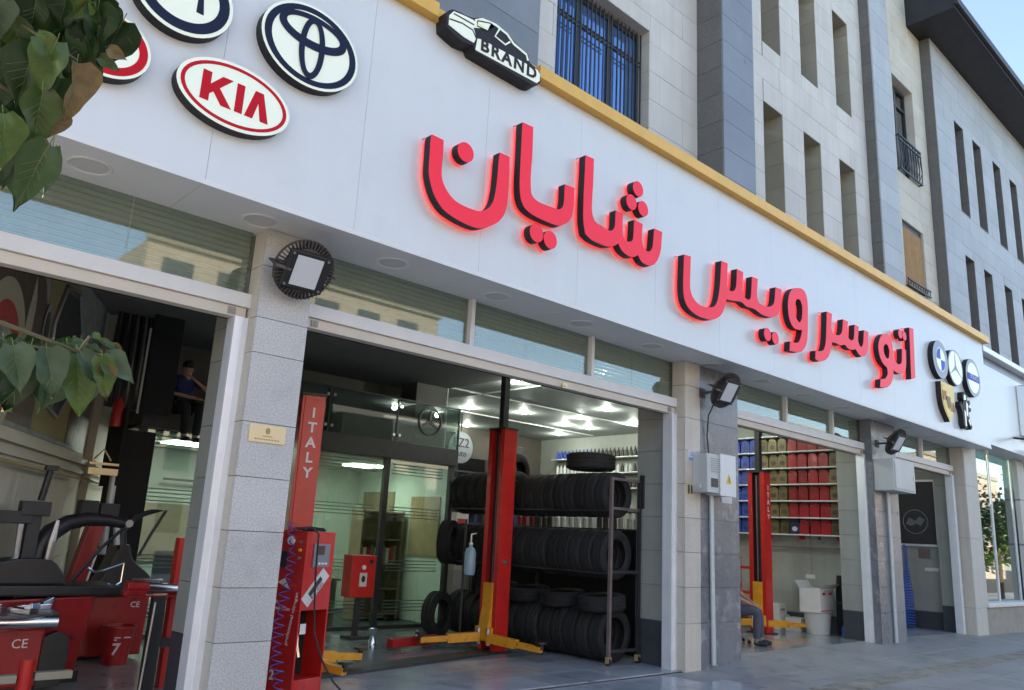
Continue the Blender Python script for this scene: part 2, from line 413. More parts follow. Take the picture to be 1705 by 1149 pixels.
# ---- sign outlines and leaf positions, in metres
LETTERS=[["noon",[[[4.173,5.445],[4.321,5.442],[4.328,5.281],[4.326,5.144],[4.332,5.061],[4.351,5.001],[4.414,4.922],[4.52,4.857],[4.665,4.838],[4.812,4.844],[4.895,4.872],[4.976,4.939],[5.024,5.03],[5.048,5.162],[5.059,5.31],[5.063,5.493],[5.071,5.6],[5.215,5.603],[5.226,5.261],[5.218,5.078],[5.192,4.943],[5.117,4.827],[5.034,4.758],[4.93,4.698],[4.827,4.66],[4.66,4.658],[4.496,4.681],[4.373,4.723],[4.266,4.82],[4.2,4.946],[4.171,5.052],[4.167,5.218],[4.164,5.387]]]],["dot",[4.612,5.424],0.106],["ya",[[[5.376,6.087],[5.542,6.095],[5.549,5.754],[5.541,5.486],[5.553,5.341],[5.574,5.282],[5.624,5.25],[5.699,5.238],[5.848,5.243],[6.0,5.256],[6.062,5.303],[6.084,5.392],[6.086,5.597],[6.246,5.605],[6.246,5.388],[6.221,5.244],[6.149,5.14],[6.036,5.069],[5.934,5.052],[5.71,5.049],[5.563,5.066],[5.465,5.107],[5.407,5.197],[5.382,5.354],[5.379,5.689]]]],["dot",[5.672,4.866],0.103],["dot",[5.888,4.854],0.104],["sheen",[[[6.422,6.093],[6.572,6.1],[6.57,5.781],[6.559,5.494],[6.575,5.379],[6.632,5.308],[6.761,5.289],[6.892,5.274],[6.958,5.311],[6.991,5.382],[6.997,5.576],[7.142,5.582],[7.129,5.395],[7.151,5.278],[7.213,5.235],[7.292,5.255],[7.343,5.306],[7.359,5.569],[7.53,5.564],[7.515,5.369],[7.549,5.263],[7.62,5.227],[7.694,5.249],[7.742,5.331],[7.771,5.58],[7.938,5.585],[7.914,5.339],[7.859,5.194],[7.762,5.082],[7.649,5.044],[7.521,5.056],[7.441,5.127],[7.38,5.082],[7.272,5.057],[7.135,5.089],[7.058,5.164],[6.971,5.102],[6.827,5.059],[6.572,5.061],[6.459,5.105],[6.42,5.25],[6.412,5.564],[6.42,5.888]]]],["dot",[7.428,6.011],0.103],["dot",[7.3,5.787],0.101],["dot",[7.536,5.776],0.102],["seen_ya",[[[8.428,5.415],[8.582,5.431],[8.563,5.128],[8.569,4.955],[8.651,4.845],[8.814,4.793],[9.037,4.82],[9.159,4.876],[9.23,4.988],[9.285,5.206],[9.328,5.58],[9.491,5.586],[9.464,5.276],[9.494,5.203],[9.57,5.187],[9.665,5.23],[9.708,5.316],[9.736,5.571],[9.903,5.565],[9.869,5.287],[9.92,5.186],[10.03,5.173],[10.1,5.226],[10.147,5.563],[10.309,5.57],[10.276,5.294],[10.329,5.198],[10.529,5.191],[10.69,5.237],[10.777,5.32],[10.832,5.575],[11.012,5.584],[10.967,5.291],[10.884,5.16],[10.713,5.066],[10.432,5.035],[10.215,5.07],[10.107,5.071],[9.983,5.06],[9.834,5.094],[9.668,5.068],[9.506,5.044],[9.451,5.047],[9.392,4.903],[9.296,4.767],[9.11,4.664],[8.904,4.633],[8.686,4.641],[8.509,4.702],[8.428,4.811],[8.407,4.978],[8.418,5.219]]]],["dot",[10.553,4.762],0.099],["dot",[10.784,4.753],0.098],["vav",[[[11.537,5.744],[11.691,5.762],[11.796,5.713],[11.848,5.581],[11.838,5.316],[11.804,4.998],[11.74,4.831],[11.59,4.705],[11.438,4.665],[11.204,4.643],[11.233,4.797],[11.389,4.805],[11.51,4.847],[11.599,4.98],[11.626,5.068],[11.489,5.038],[11.342,5.051],[11.236,5.153],[11.198,5.321],[11.218,5.478],[11.284,5.61],[11.399,5.698]],[[11.519,5.557],[11.61,5.554],[11.664,5.458],[11.64,5.271],[11.573,5.173],[11.494,5.186],[11.429,5.261],[11.419,5.399],[11.456,5.506]]]],["seen_re",[[[12.514,5.58],[12.705,5.583],[12.648,5.339],[12.684,5.25],[12.865,5.24],[12.997,5.29],[13.064,5.376],[13.114,5.581],[13.304,5.582],[13.251,5.361],[13.301,5.271],[13.42,5.263],[13.506,5.331],[13.559,5.583],[13.733,5.584],[13.665,5.322],[13.722,5.229],[13.808,5.224],[13.875,5.309],[13.938,5.566],[14.118,5.57],[14.062,5.275],[13.959,5.118],[13.8,5.047],[13.654,5.075],[13.551,5.133],[13.407,5.093],[13.228,5.096],[13.132,5.131],[12.964,5.086],[12.782,5.092],[12.657,5.077],[12.612,4.955],[12.515,4.809],[12.359,4.705],[12.151,4.656],[12.037,4.672],[12.059,4.813],[12.247,4.84],[12.366,4.906],[12.433,5.052],[12.478,5.302]]]],["teh_vav",[[[14.885,5.7],[15.053,5.705],[15.14,5.63],[15.166,5.468],[15.179,5.32],[15.306,5.217],[15.473,5.224],[15.565,5.303],[15.606,5.557],[15.801,5.571],[15.768,5.28],[15.696,5.113],[15.465,5.035],[15.249,5.032],[15.138,5.048],[15.104,4.917],[14.976,4.754],[14.755,4.647],[14.49,4.62],[14.537,4.772],[14.745,4.819],[14.87,4.929],[14.859,5.039],[14.663,5.103],[14.546,5.226],[14.523,5.398],[14.603,5.547],[14.726,5.648]],[[14.856,5.502],[14.964,5.482],[15.005,5.376],[14.957,5.241],[14.843,5.219],[14.747,5.31],[14.75,5.429]]]],["dot",[15.578,5.848],0.091],["dot",[15.778,5.847],0.091],["alef",[[[16.052,6.081],[16.256,6.097],[16.18,5.075],[15.972,5.017]]]]]
BRANDP={"board":[[4.205,6.838],[4.286,6.917],[4.437,6.94],[4.56,6.961],[4.628,6.998],[4.855,7.049],[5.023,7.048],[5.176,6.979],[5.385,6.933],[5.409,6.842],[5.577,6.802],[5.605,6.685],[5.549,6.616],[5.446,6.58],[4.627,6.591],[4.591,6.645],[4.438,6.619],[4.227,6.676]],"hood":[[4.249,6.714],[4.249,6.825],[4.3,6.9],[4.438,6.923],[4.554,6.935],[4.755,6.931],[4.574,6.848],[4.622,6.747],[4.594,6.676],[4.459,6.675]],"line1":[[4.252,6.783],[4.421,6.819],[4.564,6.813],[4.623,6.736]],"line2":[[4.302,6.872],[4.493,6.88],[4.577,6.883]],"roof":[[4.593,6.944],[4.694,7.012],[4.883,7.043],[5.048,7.018],[5.159,6.947],[5.357,6.912],[5.384,6.849]],"win":[[4.624,6.958],[4.802,7.021],[4.879,7.02],[4.77,6.909],[4.618,6.891]],"door":[[4.94,7.028],[4.88,6.903],[5.035,6.877],[5.101,6.946]],"plate":[[4.64,6.75],[4.7,6.769],[5.537,6.803],[5.579,6.769],[5.581,6.684],[5.536,6.634],[4.62,6.606]],"textL":[[4.658,6.625],[5.546,6.658],[4.683,6.751],[5.554,6.775]]}
LOGOS={"kia":[2.221,4.996,0.48,0.289],"toy":[2.824,5.769,0.475,0.396],"navy":[1.699,5.692,0.378,0.34],"red":[1.231,4.999,0.302,0.263],"bmw":[17.751,5.755,0.458,0.407],"merc":[18.607,5.731,0.543,0.391],"volvo":[19.775,5.686,0.631,0.452],"crest":[18.006,4.857,0.43,0.363],"lion":[19.028,4.862,0.372,0.363]}
LEAVES=[[0.338,2.007,2.436,0.301,2.072,2.277,0.55,0,-0.32],[0.354,2.051,2.454,0.368,2.094,2.337,0.5,2,-0.48],[0.344,1.92,2.618,0.369,1.975,2.496,0.75,3,-0.12],[0.424,1.93,2.777,0.409,2.0,2.66,0.75,0,-0.41],[0.34,1.892,2.77,0.318,1.925,2.72,0.8,1,-0.52],[0.403,1.927,2.69,0.448,1.923,2.678,0.9,3,-0.12],[0.296,1.913,2.646,0.287,1.973,2.529,0.8,1,0.5],[0.268,1.975,2.645,0.256,2.041,2.511,0.8,0,0.36],[0.295,1.965,2.544,0.314,2.015,2.426,0.8,1,0.32],[0.336,2.032,2.623,0.35,2.086,2.505,0.7,0,-0.33],[0.214,2.003,2.709,0.267,2.041,2.626,0.9,4,0.04],[0.232,1.959,2.454,0.271,1.999,2.344,0.9,1,-0.27],[0.284,2.08,2.539,0.286,2.147,2.374,0.6,0,-0.39],[0.346,2.015,2.54,0.349,2.05,2.46,0.8,3,-0.47],[0.377,2.014,2.751,0.435,1.987,2.777,0.9,0,-0.34],[0.394,1.968,2.822,0.441,1.984,2.779,0.9,0,0.51],[0.35,1.963,2.746,0.391,2.006,2.655,0.8,0,0.39],[0.302,1.951,2.78,0.301,1.996,2.703,0.9,0,0.37],[0.247,1.971,2.759,0.256,2.011,2.687,0.9,0,0.36],[0.204,1.985,2.743,0.202,2.027,2.667,0.9,0,-0.37],[0.346,2.064,2.776,0.352,2.134,2.64,0.7,0,-0.23],[0.4,1.985,2.691,0.45,1.983,2.676,0.9,1,0.15],[0.393,1.998,2.669,0.418,2.014,2.629,0.8,0,0.28],[0.211,2.044,2.632,0.27,2.078,2.548,0.9,0,0.43],[0.309,2.097,2.492,0.356,2.121,2.415,0.8,0,0.46],[0.287,2.162,2.474,0.296,2.203,2.363,0.8,0,-0.5],[0.255,1.92,2.644,0.326,1.929,2.606,0.9,1,0.13],[0.228,2.111,2.606,0.266,2.162,2.482,0.9,0,0.21],[0.261,2.127,2.436,0.28,2.153,2.358,0.9,0,0.01],[0.273,2.052,2.602,0.353,2.059,2.561,0.8,1,-0.39],[0.315,2.22,2.456,0.347,2.234,2.406,0.7,0,-0.03],[0.236,2.553,2.715,0.291,2.58,2.635,0.6550860088506637,2,0.25],[0.26,2.262,2.683,0.249,2.3,2.602,0.6508712496672948,0,-0.23],[0.34,2.116,2.949,0.367,2.144,2.897,0.7371176282077978,0,-0.43],[0.335,2.177,2.806,0.365,2.209,2.739,0.6142962770502326,2,-0.22],[0.362,2.421,2.76,0.334,2.454,2.697,0.6301043040835677,2,0.43],[0.202,2.098,2.52,0.193,2.118,2.475,0.6749794169817281,0,0.28],[0.437,2.355,3.081,0.515,2.392,2.993,0.6936496883741065,2,0.22],[0.19,2.336,2.747,0.238,2.356,2.696,0.6375165807721922,0,-0.2],[0.115,2.088,2.826,0.109,2.141,2.731,0.6769534934238706,0,-0.07],[0.252,2.37,2.658,0.227,2.398,2.598,0.8079924967813089,0,0.13],[0.294,2.125,2.732,0.288,2.15,2.686,0.8421976572665166,1,0.18],[0.181,2.178,2.846,0.192,2.217,2.774,0.6266715265618812,1,0.4],[0.233,2.016,2.861,0.226,2.051,2.804,0.6228229226195101,0,-0.43],[0.223,2.55,2.711,0.258,2.598,2.585,0.691036723084482,0,-0.01],[0.15,2.132,2.801,0.203,2.173,2.717,0.8736020800315547,1,0.36],[0.335,2.131,2.678,0.359,2.168,2.592,0.7900859481125067,1,0.55],[0.234,2.554,2.697,0.301,2.583,2.61,0.5655903893573576,0,0.32],[0.257,2.289,2.654,0.311,2.319,2.571,0.7126016948314166,1,0.51],[0.156,1.976,2.804,0.195,1.985,2.783,0.8567482545231928,1,0.45],[0.368,2.487,2.799,0.362,2.539,2.687,0.6657250906262563,1,0.5],[0.223,2.042,2.85,0.249,2.06,2.814,0.7462821956921514,0,-0.55],[0.187,2.089,2.531,0.231,2.105,2.484,0.6714194174084553,2,-0.06],[0.245,2.272,2.59,0.257,2.312,2.488,0.8494161303207093,0,-0.46],[0.378,2.414,2.786,0.398,2.449,2.706,0.850245384491474,0,0.15],[0.406,2.117,2.811,0.416,2.143,2.763,0.7454019062860455,0,-0.39],[0.204,2.371,2.825,0.208,2.413,2.738,0.8664253179111159,0,0.18],[0.156,2.21,2.888,0.198,2.245,2.82,0.7342083217687124,1,0.42],[0.282,2.343,2.728,0.349,2.37,2.651,0.7868566734233632,0,0.05],[0.404,2.22,2.933,0.467,2.245,2.869,0.7042630554329591,1,-0.43],[0.383,2.341,2.962,0.359,2.379,2.901,0.6003783947705151,0,-0.26],[0.426,2.248,2.912,0.474,2.296,2.808,0.5769714518702895,0,-0.2],[0.241,2.319,2.967,0.297,2.353,2.896,0.7333771890572254,0,0.36],[0.382,2.361,3.081,0.412,2.402,3.004,0.7508525688006058,0,-0.39],[0.346,2.479,2.767,0.345,2.532,2.647,0.7810923539549319,1,0.46],[0.22,2.271,2.788,0.211,2.31,2.713,0.8109855824285456,2,0.6],[0.339,1.902,2.768,0.379,1.921,2.725,0.6940475553709795,0,0.48],[0.253,1.994,2.648,0.294,2.015,2.595,0.6860261899838616,2,-0.52],[0.404,2.055,2.782,0.428,2.082,2.725,0.5819687639508198,0,0.17],[0.268,2.053,2.668,0.257,2.108,2.557,0.5741776027137395,0,-0.4],[0.329,1.997,2.784,0.382,2.01,2.744,0.7335284809461609,0,-0.35],[0.404,2.199,2.984,0.465,2.232,2.909,0.7634075173108363,0,0.28],[0.35,2.326,2.892,0.393,2.361,2.814,0.7928166702457469,2,-0.41],[0.222,2.018,2.78,0.223,2.059,2.707,0.6815892339409303,0,0.02],[0.315,2.439,3.016,0.318,2.473,2.957,0.5716723225867762,0,0.45],[0.213,2.514,2.678,0.192,2.544,2.61,0.8470060979073475,0,-0.32],[0.202,2.458,2.673,0.23,2.502,2.559,0.7083079926576742,1,-0.2],[0.197,2.186,2.719,0.187,2.227,2.638,0.8660779507391754,1,0.12],[0.168,2.184,2.661,0.17,2.232,2.556,0.7816825822506983,1,0.15],[0.287,2.381,2.715,0.35,2.418,2.612,0.8591425715852196,0,0.13],[0.34,2.295,2.656,0.337,2.319,2.602,0.7997284216069033,2,0.39],[0.325,2.091,2.805,0.332,2.136,2.721,0.5982387847740103,2,0.57],[0.306,1.885,2.811,0.354,1.915,2.749,0.7677893063728638,0,-0.59],[0.346,2.341,3.03,0.386,2.369,2.971,0.8938967392172232,2,-0.12],[0.203,2.289,2.786,0.183,2.335,2.696,0.7281249836427733,0,0.35],[0.301,2.039,2.86,0.286,2.105,2.751,0.8761415547885765,1,0.54],[0.397,2.122,2.844,0.386,2.162,2.777,0.5803155825326513,2,-0.26],[0.364,1.965,2.749,0.358,2.028,2.636,0.6080967502077774,0,0.52],[0.176,1.95,2.718,0.206,1.989,2.642,0.7759233099905702,2,0.59],[0.169,2.111,2.787,0.206,2.126,2.754,0.889988089432082,2,0.1],[0.229,2.431,2.749,0.272,2.478,2.632,0.8646788209780961,0,0.21],[0.253,2.449,2.84,0.289,2.492,2.742,0.8195144024668753,0,-0.39],[0.226,2.081,2.515,0.281,2.105,2.442,0.8925216233363862,0,0.25],[0.308,2.174,2.95,0.293,2.211,2.893,0.7175708715653389,2,-0.21],[0.255,2.147,2.783,0.241,2.209,2.667,0.6134309545421621,0,-0.31],[0.297,2.276,2.973,0.325,2.308,2.913,0.6772877945561033,0,-0.37],[0.314,2.494,2.704,0.296,2.52,2.647,0.6168978937261206,0,0.53],[0.228,1.971,2.829,0.234,2.02,2.745,0.6874888338693027,1,0.14],[0.227,2.376,3.07,0.264,2.412,3.005,0.8101608844421526,1,-0.35],[0.263,2.354,2.8,0.233,2.388,2.738,0.6064695756197861,0,-0.38],[0.324,2.194,2.78,0.356,2.235,2.69,0.5580054490564882,2,-0.43],[0.145,2.287,2.892,0.142,2.329,2.816,0.6600310864994925,0,0.28],[0.447,2.402,3.027,0.473,2.436,2.958,0.7588892684674055,0,0.05],[0.312,2.505,2.764,0.302,2.548,2.67,0.5917980795791608,2,-0.36],[0.194,2.185,2.709,0.187,2.237,2.601,0.7385425011591165,0,0.25],[0.186,2.206,2.595,0.168,2.234,2.534,0.7687232946608,0,-0.35],[0.251,2.087,2.805,0.293,2.133,2.71,0.8608175568219748,1,-0.55],[0.269,2.354,2.8,0.323,2.375,2.744,0.6200721990442495,1,0.35],[0.146,2.333,2.909,0.173,2.357,2.862,0.6101838243803469,0,0.6],[0.106,1.98,2.776,0.106,2.02,2.707,0.6984215954146271,0,0.2],[0.32,2.178,2.809,0.347,2.221,2.721,0.5725599501186026,0,0.47],[0.415,2.19,2.935,0.443,2.211,2.891,0.7548723149401448,2,-0.52],[0.402,2.098,2.831,0.424,2.132,2.764,0.6564795252494628,0,0.03],[0.288,2.261,2.934,0.311,2.285,2.887,0.7188601601824074,2,-0.57],[0.354,2.341,2.696,0.353,2.384,2.599,0.7507746186402893,1,0.53],[0.171,2.221,2.881,0.234,2.261,2.8,0.797029642188389,2,-0.25],[0.259,2.176,2.689,0.267,2.225,2.583,0.829126407683211,0,-0.39],[0.196,2.063,2.48,0.167,2.086,2.431,0.8534856466953087,2,-0.39],[0.393,2.13,2.867,0.405,2.178,2.779,0.8820053633768847,2,-0.49],[0.356,2.253,3.03,0.341,2.332,2.901,0.7019614211420453,2,-0.33],[0.233,2.03,2.673,0.273,2.043,2.639,0.6712454876099626,1,0.09],[0.295,2.071,2.56,0.31,2.109,2.468,0.687347467654831,1,0.03],[0.359,2.344,3.072,0.342,2.399,2.984,0.6723075931168385,1,-0.22],[0.345,2.368,3.013,0.398,2.38,2.977,0.872286468142701,2,0.4],[0.376,2.412,2.982,0.438,2.444,2.905,0.7676085018160251,0,-0.45],[0.309,2.286,2.839,0.361,2.327,2.745,0.7894166691848619,1,-0.32],[0.332,2.285,2.673,0.346,2.322,2.588,0.7831588018191792,0,0.41],[0.249,2.126,2.791,0.304,2.161,2.713,0.6189862985117904,0,-0.28],[0.379,2.43,3.005,0.456,2.466,2.915,0.827054590713584,1,0.29],[0.264,2.373,2.851,0.313,2.415,2.756,0.8649551757510012,1,-0.29],[0.327,2.395,3.059,0.355,2.421,3.009,0.5561792773070013,2,-0.23],[0.209,2.499,2.735,0.245,2.517,2.687,0.8359847647310343,2,-0.32],[0.335,2.119,2.949,0.325,2.181,2.849,0.6349756943335874,2,-0.52],[0.273,2.02,2.833,0.244,2.06,2.77,0.8285269157339967,0,0.0],[0.245,2.424,2.981,0.247,2.454,2.925,0.8139156723052972,0,0.14],[0.2,2.321,2.999,0.271,2.365,2.912,0.5698186275142976,0,-0.35],[0.228,2.324,2.818,0.228,2.349,2.768,0.8476656959612561,0,0.41],[0.314,1.988,2.743,0.332,2.035,2.651,0.8712623197157982,0,-0.56],[0.361,2.447,2.949,0.425,2.473,2.881,0.7044474220145762,1,-0.3],[0.335,2.369,3.013,0.306,2.424,2.924,0.7472717316167851,0,0.34],[0.353,2.319,2.967,0.353,2.387,2.844,0.6066915373665965,2,-0.45],[0.247,2.472,2.747,0.263,2.493,2.699,0.8100841404866792,0,-0.5],[0.259,2.303,3.007,0.277,2.336,2.949,0.8395111822997626,0,-0.46],[0.208,2.163,2.769,0.223,2.19,2.714,0.5856981880191033,0,0.28],[0.335,2.242,2.756,0.401,2.273,2.671,0.8473202306138363,0,-0.4],[0.331,2.15,2.965,0.329,2.209,2.867,0.7128196189535307,0,0.13],[0.401,2.408,3.057,0.445,2.438,2.993,0.8963368000072809,0,0.37],[0.29,2.398,2.998,0.276,2.459,2.892,0.8119861088954684,2,0.0],[0.337,2.354,2.679,0.314,2.394,2.593,0.7409176318705056,2,-0.59],[0.274,2.148,2.591,0.306,2.175,2.522,0.5615447279953696,0,-0.12],[0.194,2.22,2.76,0.222,2.245,2.705,0.6451955103639031,0,0.28],[0.336,2.276,2.743,0.365,2.318,2.645,0.8430163417896795,0,-0.29],[0.326,2.077,2.904,0.31,2.139,2.804,0.6966508625470071,0,-0.07],[0.208,2.034,2.858,0.238,2.052,2.822,0.692462078079373,0,0.26],[0.357,1.965,2.818,0.393,1.979,2.784,0.8182932243733535,2,0.5],[0.335,2.29,2.946,0.376,2.326,2.871,0.8665784153287371,2,0.29],[0.361,1.902,2.779,0.389,1.954,2.682,0.8734460736063432,0,0.51],[0.358,1.916,2.809,0.381,1.969,2.712,0.8213941816780366,0,-0.29],[0.337,2.079,2.758,0.318,2.108,2.709,0.6694090775297346,1,-0.19],[0.255,1.965,2.791,0.302,1.993,2.732,0.6330396920512301,1,0.43],[0.266,2.322,2.653,0.248,2.359,2.57,0.8224378251561633,1,0.09],[0.644,2.634,2.057,0.653,2.644,1.982,0.8534583703054417,0,-0.07],[0.495,2.585,2.025,0.546,2.59,1.924,0.6887214034722278,2,-0.29],[0.469,2.541,2.028,0.448,2.561,1.913,0.7384647563999134,1,-0.43],[0.417,2.67,2.052,0.39,2.687,1.969,0.870086973357528,1,0.18],[0.499,2.634,2.039,0.509,2.649,1.919,0.8676553561162139,0,0.47],[0.392,2.406,1.954,0.376,2.417,1.89,0.7484744368319173,1,0.55],[0.34,2.58,2.03,0.343,2.596,1.923,0.6419779145982198,0,-0.04],[0.379,2.559,2.032,0.379,2.571,1.95,0.7670884723423329,2,0.2],[0.506,2.665,2.032,0.494,2.683,1.916,0.6957094440064558,0,0.4],[0.58,2.358,2.032,0.623,2.363,1.933,0.8487525066101447,0,-0.33],[0.588,2.352,2.035,0.61,2.358,1.972,0.6090333565538733,0,0.12],[0.443,2.622,2.036,0.431,2.637,1.952,0.7285171305897716,0,-0.55],[0.452,2.402,2.029,0.463,2.416,1.928,0.8193114187179231,0,0.13],[0.496,2.566,2.019,0.488,2.577,1.956,0.880685263434948,0,-0.39],[0.4,2.45,1.966,0.38,2.467,1.852,0.6947557314662859,2,-0.42],[0.606,2.551,2.059,0.669,2.551,1.964,0.8878498852047165,0,0.03],[0.451,2.349,2.007,0.438,2.361,1.95,0.7573044606169994,1,0.18],[0.328,2.375,1.977,0.376,2.379,1.897,0.8360461384132067,2,-0.04],[0.454,2.414,1.974,0.486,2.418,1.902,0.6128910351954064,0,-0.13],[0.452,2.727,2.011,0.456,2.741,1.899,0.6814497854144752,0,0.05],[0.578,2.519,2.093,0.565,2.538,2.001,0.8117943232734668,2,-0.46],[0.607,2.585,2.044,0.645,2.591,1.939,0.8168773436775603,0,-0.12],[0.351,2.418,1.946,0.376,2.428,1.834,0.8245923372975505,0,-0.28],[0.571,2.619,2.088,0.57,2.638,1.969,0.768891505997674,0,-0.09],[0.599,2.379,1.997,0.619,2.39,1.881,0.8927400110536806,2,-0.07],[0.506,2.459,1.997,0.524,2.472,1.882,0.6891101309972637,0,-0.27],[0.532,2.357,2.047,0.555,2.37,1.938,0.6966700816892883,1,-0.01],[0.572,2.546,2.081,0.618,2.546,2.025,0.6454801520642861,0,0.15],[0.421,2.457,1.994,0.427,2.469,1.9,0.8142550832582464,0,0.59],[0.365,2.651,2.033,0.345,2.665,1.959,0.7417764852871245,0,-0.56],[0.583,2.548,2.094,0.634,2.552,2.004,0.703149648869496,2,-0.27],[0.526,2.357,2.035,0.574,2.363,1.928,0.719038524404435,0,-0.24],[0.555,2.401,2.07,0.531,2.422,1.982,0.826744472361349,0,-0.22],[0.369,2.696,2.059,0.408,2.705,1.96,0.7799146810070691,0,0.39],[0.453,2.48,2.024,0.472,2.492,1.919,0.8167094371314381,1,0.53],[0.461,2.573,2.051,0.473,2.587,1.943,0.8463696238663024,0,0.33],[0.382,2.586,1.985,0.397,2.595,1.907,0.6388122765893816,0,-0.25],[0.454,2.409,1.973,0.492,2.412,1.898,0.6428926021203185,0,0.27],[0.363,2.598,2.042,0.371,2.61,1.953,0.6305173132287212,0,-0.46],[0.354,2.467,1.97,0.336,2.483,1.866,0.6626677636500116,0,0.23],[0.346,2.358,1.966,0.334,2.373,1.869,0.8599204446245627,2,0.1],[0.621,2.532,2.091,0.612,2.556,1.957,0.8063951441394919,2,0.03],[0.558,2.535,1.999,0.552,2.551,1.886,0.8891484204418307,0,-0.53],[0.37,2.648,2.003,0.362,2.662,1.908,0.7732083964080548,0,0.55],[0.604,2.451,2.041,0.584,2.471,1.949,0.8026007088723677,1,-0.48],[0.357,2.432,1.978,0.384,2.439,1.899,0.8091120493047108,2,-0.33],[0.539,2.476,2.062,0.587,2.482,1.959,0.6171937026887626,0,-0.53],[0.458,2.714,2.054,0.512,2.718,1.959,0.7284032110288666,0,0.48],[0.319,2.317,2.492,0.354,2.346,2.4,0.7512018699268153,1,0.54],[0.333,2.379,2.556,0.351,2.406,2.48,0.717430914104222,2,0.36],[0.282,2.292,2.574,0.296,2.318,2.505,0.8905203551186125,1,-0.54],[0.259,2.309,2.582,0.305,2.34,2.492,0.7576636241968064,0,0.31],[0.306,2.396,2.521,0.315,2.421,2.449,0.6424123965068679,0,0.44],[0.255,2.188,2.52,0.287,2.203,2.475,0.813834666455338,2,0.17],[0.283,2.385,2.563,0.297,2.426,2.45,0.7668974975722165,0,0.26],[0.307,2.324,2.58,0.328,2.345,2.52,0.7443184432121402,0,-0.23],[0.23,2.176,2.497,0.223,2.21,2.413,0.7685561453511958,0,0.0],[0.291,2.316,2.57,0.299,2.356,2.465,0.8060739200802989,1,-0.45],[0.38,2.331,2.026,0.396,2.346,1.914,0.9,0,-0.4],[0.396,2.281,2.006,0.439,2.29,1.891,0.75,2,-0.2],[0.45,2.371,2.022,0.444,2.397,1.848,0.8,0,-0.26],[0.468,2.267,2.008,0.51,2.276,1.888,0.8,2,-0.54],[0.476,2.419,2.017,0.485,2.429,1.938,0.9,0,0.47],[0.546,2.3,2.015,0.586,2.313,1.855,0.9,1,-0.29],[0.536,2.356,2.004,0.51,2.383,1.853,0.7,0,-0.38],[0.543,2.249,2.011,0.613,2.244,1.93,0.65,2,-0.28],[0.594,2.237,2.008,0.681,2.22,1.959,0.75,2,0.17],[0.586,2.218,2.006,0.621,2.226,1.895,0.6,1,-0.35],[0.58,2.233,2.049,0.644,2.218,2.033,0.5,0,-0.31],[0.559,2.235,2.064,0.586,2.231,2.046,0.7,1,-0.39],[0.528,2.405,2.034,0.601,2.401,1.954,0.8,0,0.38],[0.427,2.42,2.057,0.397,2.435,2.004,0.8,0,-0.51],[0.441,2.419,2.052,0.499,2.416,2.005,0.9,0,0.14],[0.51,2.405,2.056,0.564,2.403,1.999,0.9,0,0.38],[0.403,2.439,1.973,0.454,2.442,1.885,0.9,0,-0.57],[0.603,2.389,2.021,0.57,2.415,1.909,0.7,0,-0.5],[0.412,2.444,1.927,0.447,2.447,1.849,0.6,1,0.37],[0.509,2.464,2.013,0.548,2.474,1.885,0.7,0,0.27],[0.606,2.237,2.043,0.643,2.234,2.009,0.8,3,-0.42]]
TWIGS=[[[0.044,1.993,2.748],[0.227,2.005,2.704],[0.299,1.961,2.662],[0.346,1.934,2.633]],[[0.213,2.072,2.793],[0.328,2.002,2.786],[0.414,1.976,2.803]],[[0.157,2.157,2.64],[0.266,2.073,2.56],[0.342,2.025,2.443]],[[0.238,2.441,2.084],[0.35,2.355,2.031],[0.453,2.319,2.019],[0.542,2.279,2.02],[0.611,2.231,2.015]],[[0.266,2.073,2.56],[0.333,2.047,2.547]],[[0.542,2.279,2.02],[0.556,2.247,2.059]]]
# ================================================================ ground
g=make('ground',MB().box(-300,300,-300,6.0,-.35,-.16),'asphalt'); tag(g,kind='structure')
road=make('road',MB().box(-120,160,-17,-2.62,-.158,-.15),'asphalt'); tag(road,kind='structure')
kerb=bpy.data.objects.new('kerb',None); COL.objects.link(kerb); kerb.location=(0,-2.5,-.15); kerb['kind']='structure'
for i in range(-6,24): block('kerb_stone',i*1.5,i*1.5+1.49,-2.6,-2.4,-.16,-.004,'concrete',kerb)
sw=bpy.data.objects.new('sidewalk',None); COL.objects.link(sw); sw.location=(0,2,-.02); sw['kind']='structure'
# slab bed below the pavers, then the pavers that can be told apart
make('paving_bed',MB().box(-40,80,-2.38,6.62,-.16,-.012),'paver',sw)
rn=random.Random(3)
for i in range(0,17):
    for j in range(0,5):
        x=3.6+i*.9; y=6.60-(j+1)*.6
        if x+.45<9.2+(0 if j>0 else 0) and False: continue
        off=.45 if j%2 else 0
        dz=rn.random()*.003
        if 5.6>y>5.2 and x>10: continue
        block('paver',x+off+.003,x+off+.897,y+.003,y+.597,-.011,.0+dz,'paver' if x>8.6 else 'floor_tile_out',sw)
for i in range(0,34):
    x=9.9+i*.4
    if x<24: block('tactile_paver',x+.003,x+.397,4.72,5.10,.0,.012,'tactile',sw)
# raised concrete apron in front of the third and fourth bays
ap=MB()
prof=[(10.0,.0),(11.0,.085),(16.9,.085),(20.6,.05),(23,.02)]
for (xa,za),(xb,zb) in zip(prof[:-1],prof[1:]):
    ap.add([(xa,5.9,.006),(xb,5.9,.006),(xb,6.9,zb+.006),(xa,6.9,za+.006),(xa,5.9,-.01),(xb,5.9,-.01),(xb,6.9,-.01),(xa,6.9,-.01)],[(0,1,2,3),(4,7,6,5),(0,4,5,1),(3,2,6,7),(0,3,7,4),(1,5,6,2)])
tag(make('ramp',ap,'paver'),kind='structure')
